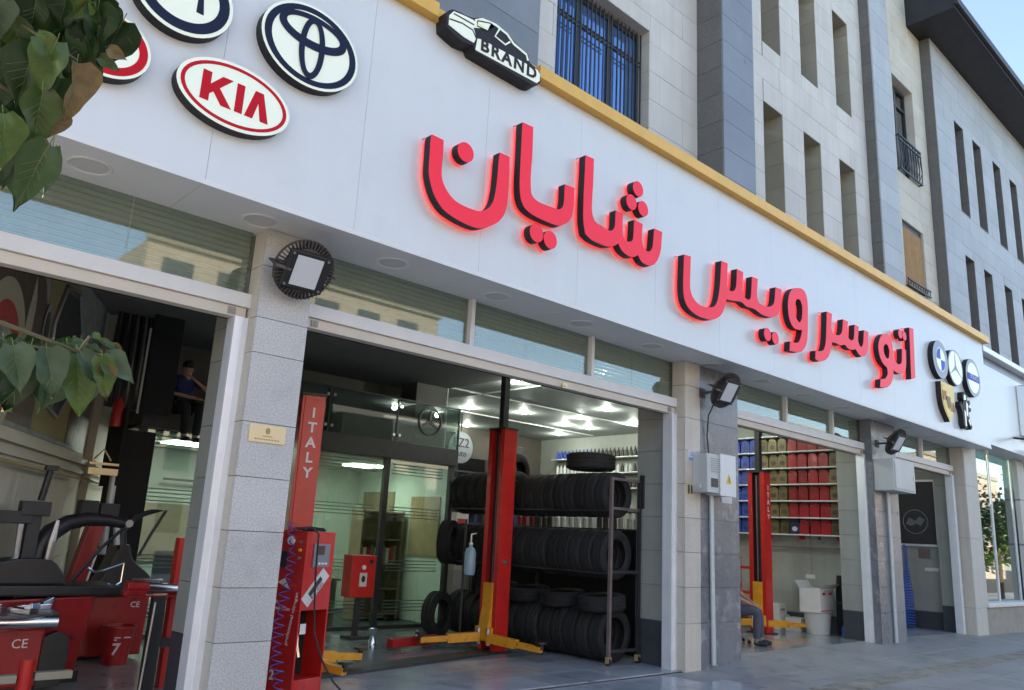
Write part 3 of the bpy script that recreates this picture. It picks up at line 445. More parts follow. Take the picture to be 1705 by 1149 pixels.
# interior floor
fl=bpy.data.objects.new('interior_floor',None); COL.objects.link(fl); fl.location=(8,10,0); fl['kind']='structure'
make('floor_bed',MB().box(.2,21.2,6.62,17,-.16,.008),'skirting_dark',fl)
for i in range(0,17):
    for j in range(0,9):
        x=1.0+i*.6; y=6.64+j*.6
        if x>9.4: continue
        block('floor_tile',x+.002,x+.598,y+.002,y+.598,.008,.02,'floor_tile_out' if y<8.0 and x>3.5 else 'floor_tile',fl)
for i in range(0,8):
    for j in range(0,5):
        x=11.0+i*.8; y=6.9+j*.8
        if x<16.5 : block('floor_tile',x+.002,x+.798,y+.002,y+.798,.05,.09,'floor_tile',fl)
make('floor_far',MB().box(9.42,16.3,10.95,16.3,.0,.07),'floor_tile',fl); make('floor_bay',MB().box(16.7,20.6,6.9,16.3,.0,.055),'floor_tile_out',fl)
make('floor_infill',MB().box(9.42,10.98,6.62,10.94,.0,.012),'floor_tile',fl)
# ================================================================ main building, upper storeys
bld=thing('stone_building','pale stone office building with slit windows above the white workshop sign','building',(10,10,0))
WIN=[(6.72,8.80,7.2,9.46),(12.21,12.93,7.0,9.77),(13.75,14.47,7.0,9.77),(15.30,16.04,7.0,9.77),(12.21,12.93,11.03,13.4),(13.75,14.47,11.03,13.4),(15.30,16.04,11.03,13.4),(6.72,8.80,11.0,13.2),
     (18.47,19.77,10.68,13.33),(18.50,19.80,7.76,9.46)]
wall_with_holes('wall','mortar',1.0,20.6,6.3,18.5,6.85,7.15,WIN,bld)
slabs(bld,'stone_slab','light_stone',6.06,10.08,6.8,15.5,6.8,.05,.487,1.2,7.79,WIN,1)
slabs(bld,'stone_slab','light_stone',11.04,16.72,6.8,14.8,6.8,.05,.487,1.2,7.79,WIN,2)
slabs(bld,'stone_slab','beige_stone',17.76,20.54,6.8,17.5,6.8,.05,.487,.95,7.79,WIN,3)
# projecting granite pilasters
def pilaster(x0,x1,yf,mf,ms,z1=17.5,seed=0):
    p=node('pilaster',bld)
    make('core',MB().box(x0+.03,x1-.03,yf+.03,6.84,6.4,z1),'mortar',p)
    for k in range(int((z1-6.5)/.487)):
        z=7.79-.487*3+k*.487
        block('granite_slab',x0,x1,yf,yf+.03,z+.003,z+.484,mf,p)
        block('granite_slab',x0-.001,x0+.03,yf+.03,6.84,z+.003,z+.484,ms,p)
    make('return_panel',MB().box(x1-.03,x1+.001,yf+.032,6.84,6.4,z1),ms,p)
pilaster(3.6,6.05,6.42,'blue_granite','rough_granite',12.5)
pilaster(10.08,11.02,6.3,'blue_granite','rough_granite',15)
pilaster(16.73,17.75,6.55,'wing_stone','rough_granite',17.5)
def reveal(par,h,y0,y1,m,stone=True):
    a,b,c,d=h; t=.03
    mb=MB(); mb.box(a-t,a+.010,y0+.002,y1,c-t,d+t); mb.box(a+.0101,b-.0121,y0+.002,y1,d-.010,d+t); mb.box(a+.0101,b-.0121,y0+.002,y1,c-t,c+.010)
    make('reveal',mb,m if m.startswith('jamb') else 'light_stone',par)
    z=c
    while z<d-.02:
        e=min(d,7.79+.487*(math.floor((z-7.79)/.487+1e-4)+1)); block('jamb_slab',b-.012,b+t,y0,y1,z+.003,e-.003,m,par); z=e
def slit(par,h,y0,y1,m,rail=False):
    w=node('slit_window',par); reveal(w,h,y0,y1,'jamb_grey' if m=='wing_stone' else 'jamb_shaded'); a,b,c,d=h
    f=MB(); 
    for q in((a,a+.05,c,d),(b-.05,b,c,d),(a+.05,b-.05,c,c+.05),(a+.05,b-.05,d-.05,d)): f.box(q[0],q[1],y1-.10,y1-.04,q[2],q[3])
    make('window_frame',f,'dark_frame',w); make('pane',MB().box(a+.05,b-.05,y1-.08,y1-.07,c+.05,d-.05),'glass_window',w)
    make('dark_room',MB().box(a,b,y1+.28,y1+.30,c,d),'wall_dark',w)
    if rail:
        r=MB(); 
        for k in range(5): r.tube([(a+.04+k*(b-a-.08)/4,y0+.44,c),(a+.04+k*(b-a-.08)/4+.02,y0+.41,c+.3),(a+.04+k*(b-a-.08)/4,y0+.44,c+.62)],.012,5)
        r.bar((a,y0+.44,c+.62),(b,y0+.44,c+.62),.03); r.bar((a,y0+.44,c+.08),(b,y0+.44,c+.08),.025)
        for k in range(4): r.lathe([(.05,-.01),(.07,0),(.05,.01)],(a+.12+k*(b-a)/4.2,y0+.43,c+.40),(0,1,0),8)
        make('window_rail',r,'dark_frame',w)
for h in WIN[1:4]: slit(bld,h,6.8,7.45,'beige_stone')
for h in WIN[4:7]: slit(bld,h,6.8,7.45,'beige_stone',True)
# barred triple window
def barred(h,curt=True):
    a,b,c,d=h; w=node('barred_window',bld); reveal(w,h,6.8,7.06,'beige_stone')
    f=MB(); n=3; wd=(b-a)/n; yy=7.02
    f.box(a,b,yy,yy+.07,c,c+.08); f.box(a,b,yy,yy+.07,d-.10,d)
    for k in range(n+1):
        x=a+k*wd; s=.055 if 0<k<n else .05; f.box(max(a,x-s),min(b,x+s),yy-.004,yy+.074,c+.081,d-.101)
    f.box(a+.05,b-.05,yy+.005,yy+.065,d-.52,d-.45)
    make('window_frame',f,'dark_frame',w,bevel=.004)
    for k in range(n): 
        make('pane',MB().box(a+k*wd+.05,a+(k+1)*wd-.05,yy+.03,yy+.04,c+.08,d-.1),'pane_sky_tint',w)
    g=MB()
    for k in range(n):
        x0=a+k*wd+.07; x1=a+(k+1)*wd-.07
        for q in range(7):
            x=x0+q*(x1-x0)/6; g.box(x-.008,x+.008,6.92,6.936,c+.02,d-.06)
        for z in (c+.42,c+.52,d-.62,d-.55): g.box(x0-.03,x1+.03,6.937,6.952,z-.008,z+.008)
        for q in range(3):
            x=x0+(q*2+1)*(x1-x0)/6; g.lathe([(.03,-.006),(.046,0),(.03,.006)],(x,6.93,c+.47),(0,1,0),8)
    make('window_bars',g,'dark_frame',w)
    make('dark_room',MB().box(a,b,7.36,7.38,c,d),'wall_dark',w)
barred(WIN[0]); barred(WIN[7])
# balcony window with ornate rail, and the window closed by a straw blind
h=WIN[8]; w=node('balcony_window',bld); reveal(w,h,6.8,7.1,'beige_stone'); a,b,c,d=h
f=MB(); f.box(a,a+.07,7.0,7.07,c,d); f.box(b-.07,b,7.0,7.07,c,d); f.box((a+b)/2-.05,(a+b)/2+.05,7.0,7.07,c,d); f.box(a,b,7.001,7.069,d-.09,d); f.box(a,b,7.001,7.069,d-.55,d-.48)
make('window_frame',f,'dark_frame',w); make('pane',MB().box(a,b,7.04,7.05,c,d),'glass_window',w); make('curtain_panel',MB().box(a+.1,a+.62,7.16,7.18,c,d-.1),'curtain',w)
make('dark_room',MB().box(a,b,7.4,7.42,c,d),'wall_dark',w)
r=MB()
for z in (c+.04,c+.92,c+.80): r.bar((a-.03,6.72,z),(b+.03,6.72,z),.035)
for k in range(9):
    x=a+k*(b-a)/8; r.tube([(x,6.72,c+.02),(x,6.70,c+.4),(x,6.72,c+.92)],.014,6)
for k in range(8):
    x=a+(k+.5)*(b-a)/8; r.tube([(x-.06,6.72,c+.10),(x+.05,6.69,c+.35),(x-.04,6.69,c+.58),(x+.05,6.72,c+.8)],.009,5)
for x in (a,b): r.bar((x,6.72,c+.04),(x,6.84,c+.04),.03); r.bar((x,6.72,c+.92),(x,6.84,c+.92),.03)
make('balcony_rail',r,'dark_frame',w)
h=WIN[9]; w=node('blind_window',bld); reveal(w,h,6.8,7.1,'beige_stone'); a,b,c,d=h
make('window_frame',MB().box(a,b,6.86,6.95,d-.14,d).box(a,a+.03,6.86,6.95,c,d-.141).box(b-.03,b,6.86,6.95,c,d-.141),'dark_frame',w)
bl=MB(); n=34
for k in range(n):
    z=c+.10+(d-.14-c-.10)*k/n; bl.tube([(a+.03,6.86,z+.02),(b-.03,6.86,z+.02)],.022,5)
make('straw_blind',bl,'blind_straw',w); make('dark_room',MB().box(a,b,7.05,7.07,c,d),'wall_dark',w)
rr=MB(); 
for z in (c+.03,c+.18): rr.bar((a-.02,6.74,z),(b+.04,6.74,z),.035)
for k in range(10): rr.bar((a+k*(b-a)/9,6.74,c+.03),(a+k*(b-a)/9,6.74,c+.18),.016)
make('window_rail',rr,'dark_frame',w)
# ================================================================ right wing with the deep eave
wing=thing('grey_wing_building','blue grey stone building wing with tall slits under a deep black eave','building',(30,10,0))
WH=[]
for x in (22.0,23.45,25.2,26.8,28.5,30.2,31.9): 
    WH.append((x,x+.70,10.75,13.42)); WH.append((x-.03,x+.66,6.9,9.48))
wall_with_holes('wall','mortar',20.58,46,6.3,17.5,6.6,6.9,WH,wing)
slabs(wing,'stone_slab','wing_stone',20.6,33.0,6.8,15.4,6.55,.05,.487,1.3,7.79,WH,5)
make('side_wall',MB().box(20.56,20.60,6.552,6.84,4.4,17.5),'rough_granite',wing)
for h in WH: slit(wing,h,6.55,7.15,'wing_stone')
e=MB(); x0,x1=19.7,48; yo=5.62
e.add([(x0,yo,15.26),(x0,yo,15.50),(x0,9.5,18.4),(x0,9.5,15.26),(x1,yo,15.26),(x1,yo,15.50),(x1,9.5,18.4),(x1,9.5,15.26)],[(0,1,2,3),(7,6,5,4),(0,4,5,1),(1,5,6,2),(2,6,7,3),(3,7,4,0)])
make('roof_eave',e,'roof_dark',wing)
make('gutter',MB().box(x0-.03,x1,yo-.10,yo-.005,15.34,15.54),'black_steel',wing,bevel=.01)
# ================================================================ sign fascia with soffit and gold trim
fas=thing('sign_fascia','long glossy white sign board with gold top trim over the workshop doors','sign board',(9,6.4,4.2))
xs=[-1.6,.62,2.12,3.5,5.0,6.5,8.0,9.5,11.0,12.5,14.0,15.5,17.0,18.5,19.7,20.93]
for a,b in zip(xs[:-1],xs[1:]): block('fascia_panel',a+.0015,b-.0015,6.05,6.075,4.236,6.79,'sign_white',fas)
make('backing_frame',MB().box(-1.6,20.92,6.078,6.80,4.27,6.74),'mortar',fas)
make('edge_lip',MB().box(-1.6,20.93,6.040,6.0485,4.218,4.262),'white_paint',fas)
for a,b in zip(xs[:-1],xs[1:]): block('soffit_panel',a+.002,b-.002,6.078,6.97,4.235,4.255,'soffit_grey',fas)
make('gold_trim',MB().box(-1.6,4.16,5.93,6.3,6.79,6.95).box(5.64,21.1,5.93,6.3,6.79,6.95),'gold_paint',fas,bevel=.006)
make('gold_rear_trim',MB().box(4.161,5.639,6.0,6.3,6.79,6.95),'gold_paint',fas)
for i in range(14):
    x=1.38+1.415*i; d=node('soffit_light',fas)
    make('rim',MB().lathe([(.13,0),(.15,-.012),(.165,-.004),(.165,.002)],(x,6.45,4.235),(0,0,1),28),'white_paint',d,smooth=True)
    make('diffuser',MB().lathe([(.001,-.004),(.13,-.003)],(x,6.45,4.232),(0,0,1),28),'soffit_disc',d)
# ================================================================ ground floor piers
def pier(label,x0,x1,y0,y1,m,zs,split=None,m2=None,smat='pier_beige',top=4.234):
    t=thing('stone_pier',label,'pier',((x0+x1)/2,(y0+y1)/2,0),'stone piers between the workshop doors')
    make('core',MB().box(x0+.02,x1-.02,y0+.02,y1-.02,0,top),'mortar',t)
    for a,b in zip([-.01]+zs,zs+[top]):
        segs=[(x0,x1,m)] if split is None else [(x0,split,m),(split,x1,m2)]
        for xa,xb,mm in segs: block('stone_block',xa+.001,xb-.001,y0,y0+.03,a+.003,b-.003,mm,t)
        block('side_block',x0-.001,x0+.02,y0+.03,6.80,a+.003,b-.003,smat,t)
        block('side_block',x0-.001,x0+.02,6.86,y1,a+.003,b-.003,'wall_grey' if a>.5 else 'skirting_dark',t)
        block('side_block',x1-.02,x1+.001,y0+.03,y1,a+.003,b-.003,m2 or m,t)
    return t
ZS=[.61,1.08,1.545,2.01,2.475,2.945,3.41,3.88]
pier('speckled grey granite pier carrying the brass plate, left of the red compressor cabinet',2.92,3.42,6.56,7.45,'pier_granite',[.33,.66,1.09,1.55,2.0,2.47,3.08,3.4][1:]+[3.88])
pier('wide pier, beige on its left and dark granite behind the pale switch box',9.42,10.80,6.58,7.42,'pier_beige',ZS,9.79,'grey_granite')
pier('dark granite pier with the closed grey metal box and conduit',15.60,16.72,6.58,7.3,'grey_granite',ZS,15.92,'blue_granite','grey_granite')
pier('narrow cream pier with two dark joints beside the glass storefront',20.42,21.15,6.50,7.2,'storefront_stone',[.62,2.15,3.35],20.62,'storefront_stone')
pier('beige end pier at the left of the first bay, outside the picture',-.15,.38,6.58,7.3,'pier_beige',ZS)
# ================================================================ shutter frames
def shutter(label,x0,x1,mull,seams,zb,glassz=4.234,railr=True,raill=True,fl=.0):
    t=thing('shutter_frame',label,'door frame',((x0+x1)/2,6.8,0),'shutter frames over the workshop doors')
    make('lintel',MB().box(x0,x1,6.72,6.88,zb+.10,zb+.23),'beam_paint',t,bevel=.006)
    make('shutter_housing_lip',MB().box(x0+.03,x1-.03,6.75,6.86,zb+.0,zb+.097),'beam_tan',t,bevel=.004)
    make('housing_gap',MB().box(x0+.02,x1-.02,6.862,6.90,zb+.0,zb+.10),'black_matte',t)
    for x in mull: make('mullion',MB().box(x-.028,x+.028,6.735,6.85,zb+.232,glassz),'beam_paint',t,bevel=.004)
    edges=sorted(set([x0+.03]+list(mull)+list(seams)+[x1-.03]))
    for a,b in zip(edges[:-1],edges[1:]):
        make('transom_pane',MB().box(a+.003,b-.003,6.80,6.808,zb+.232,glassz),'glass_transom',t)
    for k in range(12): 
        z=zb+.245+k*.052; make('shutter_slat',MB().add([(x0+.03,6.87,z),(x1-.03,6.87,z),(x1-.03,6.842,z+.025),(x0+.03,6.842,z+.025),(x1-.03,6.87,z+.050),(x0+.03,6.87,z+.050),(x0+.03,6.885,z+.025),(x1-.03,6.885,z+.025)],[(0,1,2,3),(3,2,4,5),(0,6,7,1),(5,4,7,6)]),'shutter_slat',t)
    for on,x,s in ((raill,x0,1),(railr,x1,-1)):
        if not on: continue
        xa,xb=(x,x+.045) if s>0 else (x-.135,x)
        mb=MB(); mb.box(xa,xb,6.72,6.745,fl,zb+.005); mb.box(xa,xa+.02,6.746,6.88,fl,zb+.004); mb.box(xb-.02,xb,6.746,6.88,fl,zb+.004); mb.box((xa+xb)/2-.006,(xa+xb)/2+.006,6.712,6.719,fl,zb+.002) 
        make('guide_rail',mb,'aluminium',t,bevel=.002)
    for x in (x0+.12,x1-.2): make('bracket',MB().box(x,x+.07,6.735,6.749,zb+.02,zb+.08).cyl((x+.035,6.73,zb+.05),(x+.035,6.745,zb+.05),.012,8),'bracket_dull',t)
    return t
shutter('aluminium shutter frame of the leftmost bay, behind the leaves',.36,2.93,(),(1.83,),3.40)
shutter('widest aluminium shutter frame, with two mullions, over the tyre rack bay',3.43,9.44,(5.54,7.6),(4.48,6.44,8.48),3.46)
shutter('shutter frame over the bay with the shelves of red and blue jugs',10.86,15.68,(12.63,14.35),(),3.54,fl=.08)
shutter('narrow shutter frame of the rightmost bay with the coiled blue hose',16.74,20.36,(18.6,),(),3.56,fl=.05)
lk=make('lock_plate',MB().box(7.02,7.10,6.705,6.72,3.45,3.51).cyl((7.06,6.69,3.48),(7.06,6.705,3.48),.018,10),'brass_plate',None); tag(lk,'small brass lock under the widest shutter lintel','lock')
# ================================================================ interior shell
hall=thing('workshop_hall','dim workshop hall of grey walls and ceiling behind the open bays','hall',(8,12,0))
wx0,wy0=.67,7.0; wx1,wy1=4.50,14.5
make('ceiling',MB().box(-1,21,7.18,17,4.4,4.5),'ceiling_grey',hall)
make('shaded_ceiling',MB().box(-1,7.4,7.19,9.4,4.37,4.399).box(-1,9.4,9.401,12.9,4.37,4.399),'shaded_ceiling',hall); make('ceiling_step',MB().box(3.4,7.6,9.0,9.12,4.22,4.369),'ceiling_grey',hall); make('back_wall',MB().box(3,17,16.3,16.45,0,4.4),'wall_brown',hall)  # first two sheets paint the unlit left ceiling's shadow
d=Vector((wx1-wx0,wy1-wy0)).normalized(); nrm=Vector((-d.y,d.x))
def lw(s,o): return (wx0+d.x*s+(-nrm.x)*o, wy0+d.y*s+(-nrm.y)*o)   # s metres along the slanting left wall, o metres out of it
def lwbox(mb,s0,s1,o0,o1,z0,z1):
    P=[lw(s0,o0),lw(s1,o0),lw(s1,o1),lw(s0,o1)]
    return mb.add([(*p,z0) for p in P]+[(*p,z1) for p in P],[(0,3,2,1),(4,5,6,7),(0,1,5,4),(1,2,6,5),(2,3,7,6),(3,0,4,7)])
make('left_wall',lwbox(MB(),-.1,8.4,-.2,0,0,4.4),'wall_cream',hall)
make('pilaster_strip',lwbox(MB(),5.4,6.9,0,.10,0,4.4),'wall_cream',hall)
mo=MB(); lwbox(mo,.1,5.39,.0,.06,2.26,2.33); lwbox(mo,.1,5.39,0,.04,2.14,2.18); lwbox(mo,5.35,6.95,.102,.16,2.26,2.33); lwbox(mo,5.35,6.95,.102,.14,2.14,2.18); make('moulding',mo,'wall_cream',hall)
pi=MB(); a=lw(.1,.09); b=lw(5.4,.18); c=lw(7,.2); pi.tube([(*a,2.06),(*b,2.06),(*c,2.06)],.022,8); make('wall_pipe',pi,'brass_dark',hall)
for i in range(8):
    for k in range(4):
        block_=lwbox(MB(),.12+i*.655,.769+i*.655,.0,.012,.15+k*.48,.15+k*.48+.474); make('wall_tile',block_,'wall_cream',hall)
# shelf wall (right wall of the hall)
WXR=16.25
make('right_wall',MB().box(WXR,16.74,7.31,16.3,0.0,4.4),'wall_grey',hall)
for i in range(6):
    for k in range(4): block('wall_tile',WXR-.012,WXR,7.32+i*.9+.003,7.32+(i+1)*.9-.003,.42+k*.4+.003,.42+(k+1)*.4-.003,'wall_grey',hall)
make('skirting',MB().box(WXR-.02,WXR,7.31,16.3,.05,.42).box(20.60,20.62,6.95,12,.05,.45),'skirting_dark',hall)
make('end_wall',MB().box(20.62,20.8,7.19,16.3,0,4.4),'wall_grey',hall)
make('bay_back_wall',MB().box(16.74,20.62,12,12.2,0,4.4),'wall_grey',hall)
dl=[(9.8,10.5),(11.25,13.6),(12.35,13.0),(13.55,12.35),(12.95,11.05),(14.2,13.45),(14.9,13.3),(14.8,11.8),(15.4,14.8),(13.1,15.9),(9.8,14.9),(10.0,8.6),(13.2,8.6),(14.8,9.4),(11.2,8.6),(18.5,9)]
for i,(x,y) in enumerate(dl):
    t=thing('downlight','small round lit downlight set in the workshop ceiling','ceiling light',(x,y,4.38),'lit downlights in the workshop ceiling')
    make('trim_ring',MB().lathe([(.055,0),(.06,-.012),(.085,-.012),(.09,0)],(x,y,4.399),(0,0,1),20),'white_paint',t,smooth=True)
    make('lamp',MB().lathe([(.001,-.03),(.03,-.028),(.05,-.012),(.055,0)],(x,y,4.397),(0,0,1),16),'lamp_on',t,smooth=True)
    L=bpy.data.lights.new('downlight_glow','POINT'); L.energy=6.5; L.color=(.88,1,.93); L.shadow_soft_size=.05
    lo=bpy.data.objects.new('lamp_glow',L); COL.objects.link(lo); lo.parent=t; lo.location=(0,0,-.07)
tr=MB().box(7.7,16,11.98,12.02,4.375,4.399).box(10.2,10.24,8,16,4.374,4.398).box(7.7,16,14.1,14.14,4.375,4.399); make('ceiling_batten',tr,'white_paint',hall)
# ================================================================ glass office with mezzanine
of=thing('glass_office','glass fronted office under a black beam and mezzanine rail at the back','office',(6.6,12.5,0))
OY=11.75; ox0,ox1=3.72,9.42; zb0,zb1=2.86,3.12
make('mezzanine_beam',MB().box(ox0,ox1,OY-.12,OY+.05,zb0,zb1+.04),'black_steel',of,bevel=.005)
make('mezzanine_floor',MB().box(ox0,ox1,OY+.051,15.5,zb0+.06,zb1-.02),'wall_dark',of)
for x in (3.80,5.62,7.93,9.37): make('post',MB().box(x-.05,x+.05,OY-.04,OY+.04,.02,zb0-.002),'black_steel',of)
make('sill',MB().box(ox0,ox1,OY-.042,OY+.042,.02,.08),'black_steel',of)
pe=[3.86,5.57,5.67,7.88,7.98,9.32]
for a,b in ((3.86,5.57),(5.67,7.88),(7.98,9.32)):
    pn=make('office_pane',MB().box(a,b,OY-.006,OY+.006,.08,zb0-.003),'glass_office',of)
    for z0 in (2.60,1.86,.96,.30):
        for k in range(4): make('etched_stripe',MB().box(a+.08,b-.15,OY-.012,OY-.007,z0+k*.055,z0+k*.055+.014),'etched',pn)
make('rear_wall',MB().box(ox0,9.40,14.9,15.0,.02,zb0),'office_wall',of)
make('side_wall',MB().box(9.38,9.42,OY+.06,14.9,.02,zb0),'office_wall',of); make('side_board',MB().box(9.35,9.379,12.0,12.9,1.2,2.3),'warm_board',of); make('side_board',MB().box(9.345,9.379,13.5,14.6,.6,2.4),'office_brown',of)
make('shelf_rail',MB().box(5.2,8.2,14.6,14.65,2.30,2.34),'dark_frame',of); make('hanging_lamp',MB().cyl((6.9,14.2,2.2),(6.9,14.2,2.83),.03,8),'dark_frame',of)
make('office_ceiling',MB().box(ox0,9.37,OY+.1,14.9,2.83,2.855),'office_wall',of)
for x,y in ((6.6,13.3),(8.4,13.2),(4.9,13)): make('light_panel',MB().box(x-.3,x+.3,y-.3,y+.3,2.80,2.828),'office_light',of,fix=False)
# furniture seen through the office glass
make('wall_board',MB().box(6.5,7.9,14.84,14.898,.95,2.0),'warm_board',of); make('wall_board',MB().box(5.0,6.2,14.84,14.898,.9,1.9),'office_brown',of)
t=thing('office_desk','brown desk with papers behind the left office pane','desk',(6.9,12.8,.02))
make('desk_top',MB().box(6.0,7.7,12.5,13.1,.74,.78),'office_brown',t); 
for x in (6.05,7.6): make('leg',MB().box(x,x+.05,12.55,13.05,.02,.739),'office_brown',t)
t=thing('office_cabinet','pale cabinet with open shelves behind the right office pane','cabinet',(8.8,13.4,.02))
make('carcass',MB().box(8.35,8.40,13.0,13.4,.02,2.0).box(9.25,9.3,13.0,13.4,.02,2.0).box(8.4,9.25,13.38,13.4,.02,2.0),'office_brown',t)
for z in (.1,.55,1.0,1.45,1.95): make('shelf',MB().box(8.401,9.249,13.0,13.379,z,z+.03),'warm_board',t)
for i in range(9): make('file',MB().box(8.45+i*.085,8.52+i*.085,13.05,13.35,1.031,1.031+.28+.02*(i%3)),['white_paint','print_red','warm_board'][i%3],t)
t=thing('office_chair','black swivel chair seen through the left office pane in the first bay','chair',(4.9,12.6,.02))
make('seat',MB().box(4.65,5.15,12.4,12.85,.45,.53),'black_plastic',t,bevel=.03); make('backrest',MB().box(4.62,5.18,12.86,12.94,.55,1.15),'black_plastic',t,bevel=.04); make('stem',MB().cyl((4.9,12.6,.1),(4.9,12.6,.45),.03),'chrome',t)
for k in range(5): make('leg',MB().bar((4.9,12.6,.1),(4.9+.3*math.cos(k*1.257),12.6+.3*math.sin(k*1.257),.06),.04),'black_plastic',t)
# mezzanine balustrade
for i,(a,b) in enumerate(((5.1,6.62),(6.66,7.98),(8.02,9.40))):
    p=make('balustrade_pane',MB().box(a,b,OY-.10,OY-.088,zb1+.045,zb1+.78),'glass_rail',of)
for x in (6.64,8.0):
    for z in (zb1+.15,zb1+.66):
        for s in(-1,1): make('glass_clamp',MB().cyl((x+s*.06,OY-.13,z),(x+s*.06,OY-.06,z),.028,10),'chrome',of)
make('handrail',MB().box(5.1,9.42,OY-.12,OY-.07,zb1+.785,zb1+.81),'black_steel',of)
for x in (6.64,8.0,9.41): make('rail_post',MB().box(x-.012,x+.012,OY-.11,OY-.08,zb1+.041,zb1+.783),'black_steel',of)
t=thing('star_emblem','dark ring with three pointed star on the right mezzanine glass','emblem',(8.75,OY-.13,zb1+.2))
ring=MB().prism([circle(8.72,3.60,.26),circle(8.72,3.60,.235)],OY-.125,OY-.105); make('ring',ring,'black_plastic',t)
for k in range(3):
    an=R_(90+120*k); c=math.cos(an);s_=math.sin(an); make('star_arm',MB().prism([[(8.72+.235*c,3.60+.235*s_),(8.72-.035*s_,3.60+.035*c),(8.72+.035*s_,3.60-.035*c)]],OY-.122,OY-.108),'black_plastic',t)
# upper dark loft wall, mottled stone column by the office, wall behind man
make('loft_wall',MB().box(3.5,9.42,12.9,13.0,zb1,4.4),'wall_brown',hall)
make('loft_column',MB().box(8.66,9.36,OY+.3,OY+.8,zb1,4.399),'rough_granite',hall)
make('loft_conduit',MB().cyl((9.38,OY+.28,zb1),(9.38,OY+.28,4.39),.012,8),'white_paint',hall)
# ================================================================ illuminated letters
YB,YF=6.05,5.9
def letter(loops,parent,name='letter'):
    lp=[smooth_loop(l) for l in loops] if len(loops[0])>3 else loops
    L=make(name,MB().prism(lp,YF+.004,YF+.10),'letter_return',parent)
    make('letter_face',MB().prism(lp,YF-.001,YF+.0035),'letter_face',L)
    make('backlight',MB().prism(lp,YF+.1005,YF+.112),'letter_glow',L)
    for l in lp[:1]:
        c=[sum(p[0] for p in l)/len(l),sum(p[1] for p in l)/len(l)]
    make('stand_off',MB().cyl((l[0][0],YF+.113,l[0][1]),(l[0][0],YB,l[0][1]),.008,6),'steel',L)
    return L
def word(label,idx):
    xs=[]; 
    for i in idx:
        e=LETTERS[i]; xs.append(e[1][0][0][0] if e[0]!='dot' else e[1][0])
    t=thing('letter_word',label,'sign letters',(sum(xs)/len(xs),YB,5.0),'red illuminated words on the white sign')
    for i in idx:
        e=LETTERS[i]
        if e[0]=='dot': letter([circle(e[1][0],e[1][1],e[2],n=28)],t,'letter_dot')
        else: letter([[tuple(p) for p in l] for l in e[1]],t)
    return t
names=[e[0] for e in LETTERS]
word('largest red illuminated word on the white sign, spelling شایان, the leftmost',list(range(0,names.index('seen_ya'))))
word('middle red illuminated word on the white sign, spelling سرویس',list(range(names.index('seen_ya'),names.index('teh_vav'))))
word('smallest looking red illuminated word at the right end, spelling اتو',list(range(names.index('teh_vav'),len(names))))
# ================================================================ round and oval marque signs
def badge(name,label,c,rx,rz,rim=None,y=5.93,edge='letter_return',loop=None):
    t=thing(name,label,'logo sign',(c[0],YB,c[1]-rz),'car maker signs on the white sign board')
    lo=loop or circle(c[0],c[1],rx,rz,48)
    make('case',MB().prism([lo],y+.012,YB-.002),edge,t); return t
def scl(l,c,s): return [(c[0]+(x-c[0])*s,c[1]+(z-c[1])*s) for x,z in l]
def layer(t,name,loops,m,k,y=5.93): return make(name,MB().prism(loops,y+.0115-.004*k,y+.0118-.004*(k-1) if k>1 else y+.012),m,t)
def el(c,rx,rz,n=48): return circle(c[0],c[1],rx,rz,n)
def oring(c,rx,rz,w,n=48): return [el(c,rx,rz,n),el(c,rx-w,rz-w,n)]
# red oval with KIA
c=LOGOS['kia'][:2]; rx,rz=LOGOS['kia'][2:]; t=badge('oval_sign','white oval sign with red rim reading KIA',c,rx,rz)
layer(t,'plate',[el(c,rx,rz)],'logo_cream',1); layer(t,'red_rim',[el(c,rx-.03,rz-.028),el(c,rx-.062,rz-.055)],'logo_red',2)
def strokes(t,polys,c,sx,sz,m,k,y=5.93,name='letter'):
    for p in polys: layer(t,name,[[(c[0]+x*sx,c[1]+z*sz) for x,z in p]],m,k,y)
K=[[(-1,-.62),(-1,.62),(-.72,.62),(-.72,.12),(-.36,.62),(-.02,.62),(-.42,.08),(.02,-.62),(-.32,-.62),(-.6,-.16),(-.72,-.3),(-.72,-.62)],[(.12,-.62),(.12,.62),(.38,.62),(.38,-.62)],[(.46,-.62),(.74,.62),(1.02,.62),(1.28,-.62),(1.0,-.62),(.88,.12),(.74,-.62)]]
strokes(t,[[(x-.12,z) for x,z in p] for p in K],c,.255,.205,'logo_red',2)
# three interlocked ovals
c=LOGOS['toy'][:2]; rx,rz=LOGOS['toy'][2:]; t=badge('oval_sign','white oval sign with three interlocked navy ovals, beside the top edge of the board',c,rx,rz)
layer(t,'plate',[el(c,rx,rz)],'logo_cream',1); layer(t,'outer_oval',[el(c,rx-.025,rz-.025),el(c,rx-.09,rz-.075)],'logo_navy',2)
layer(t,'wide_oval',[el((c[0],c[1]+.135),.335,.165),el((c[0],c[1]+.15),.265,.10)],'logo_navy',3)
layer(t,'tall_oval',[el((c[0],c[1]-.02),.125,.305),el((c[0],c[1]-.02),.07,.245)],'logo_navy',4)
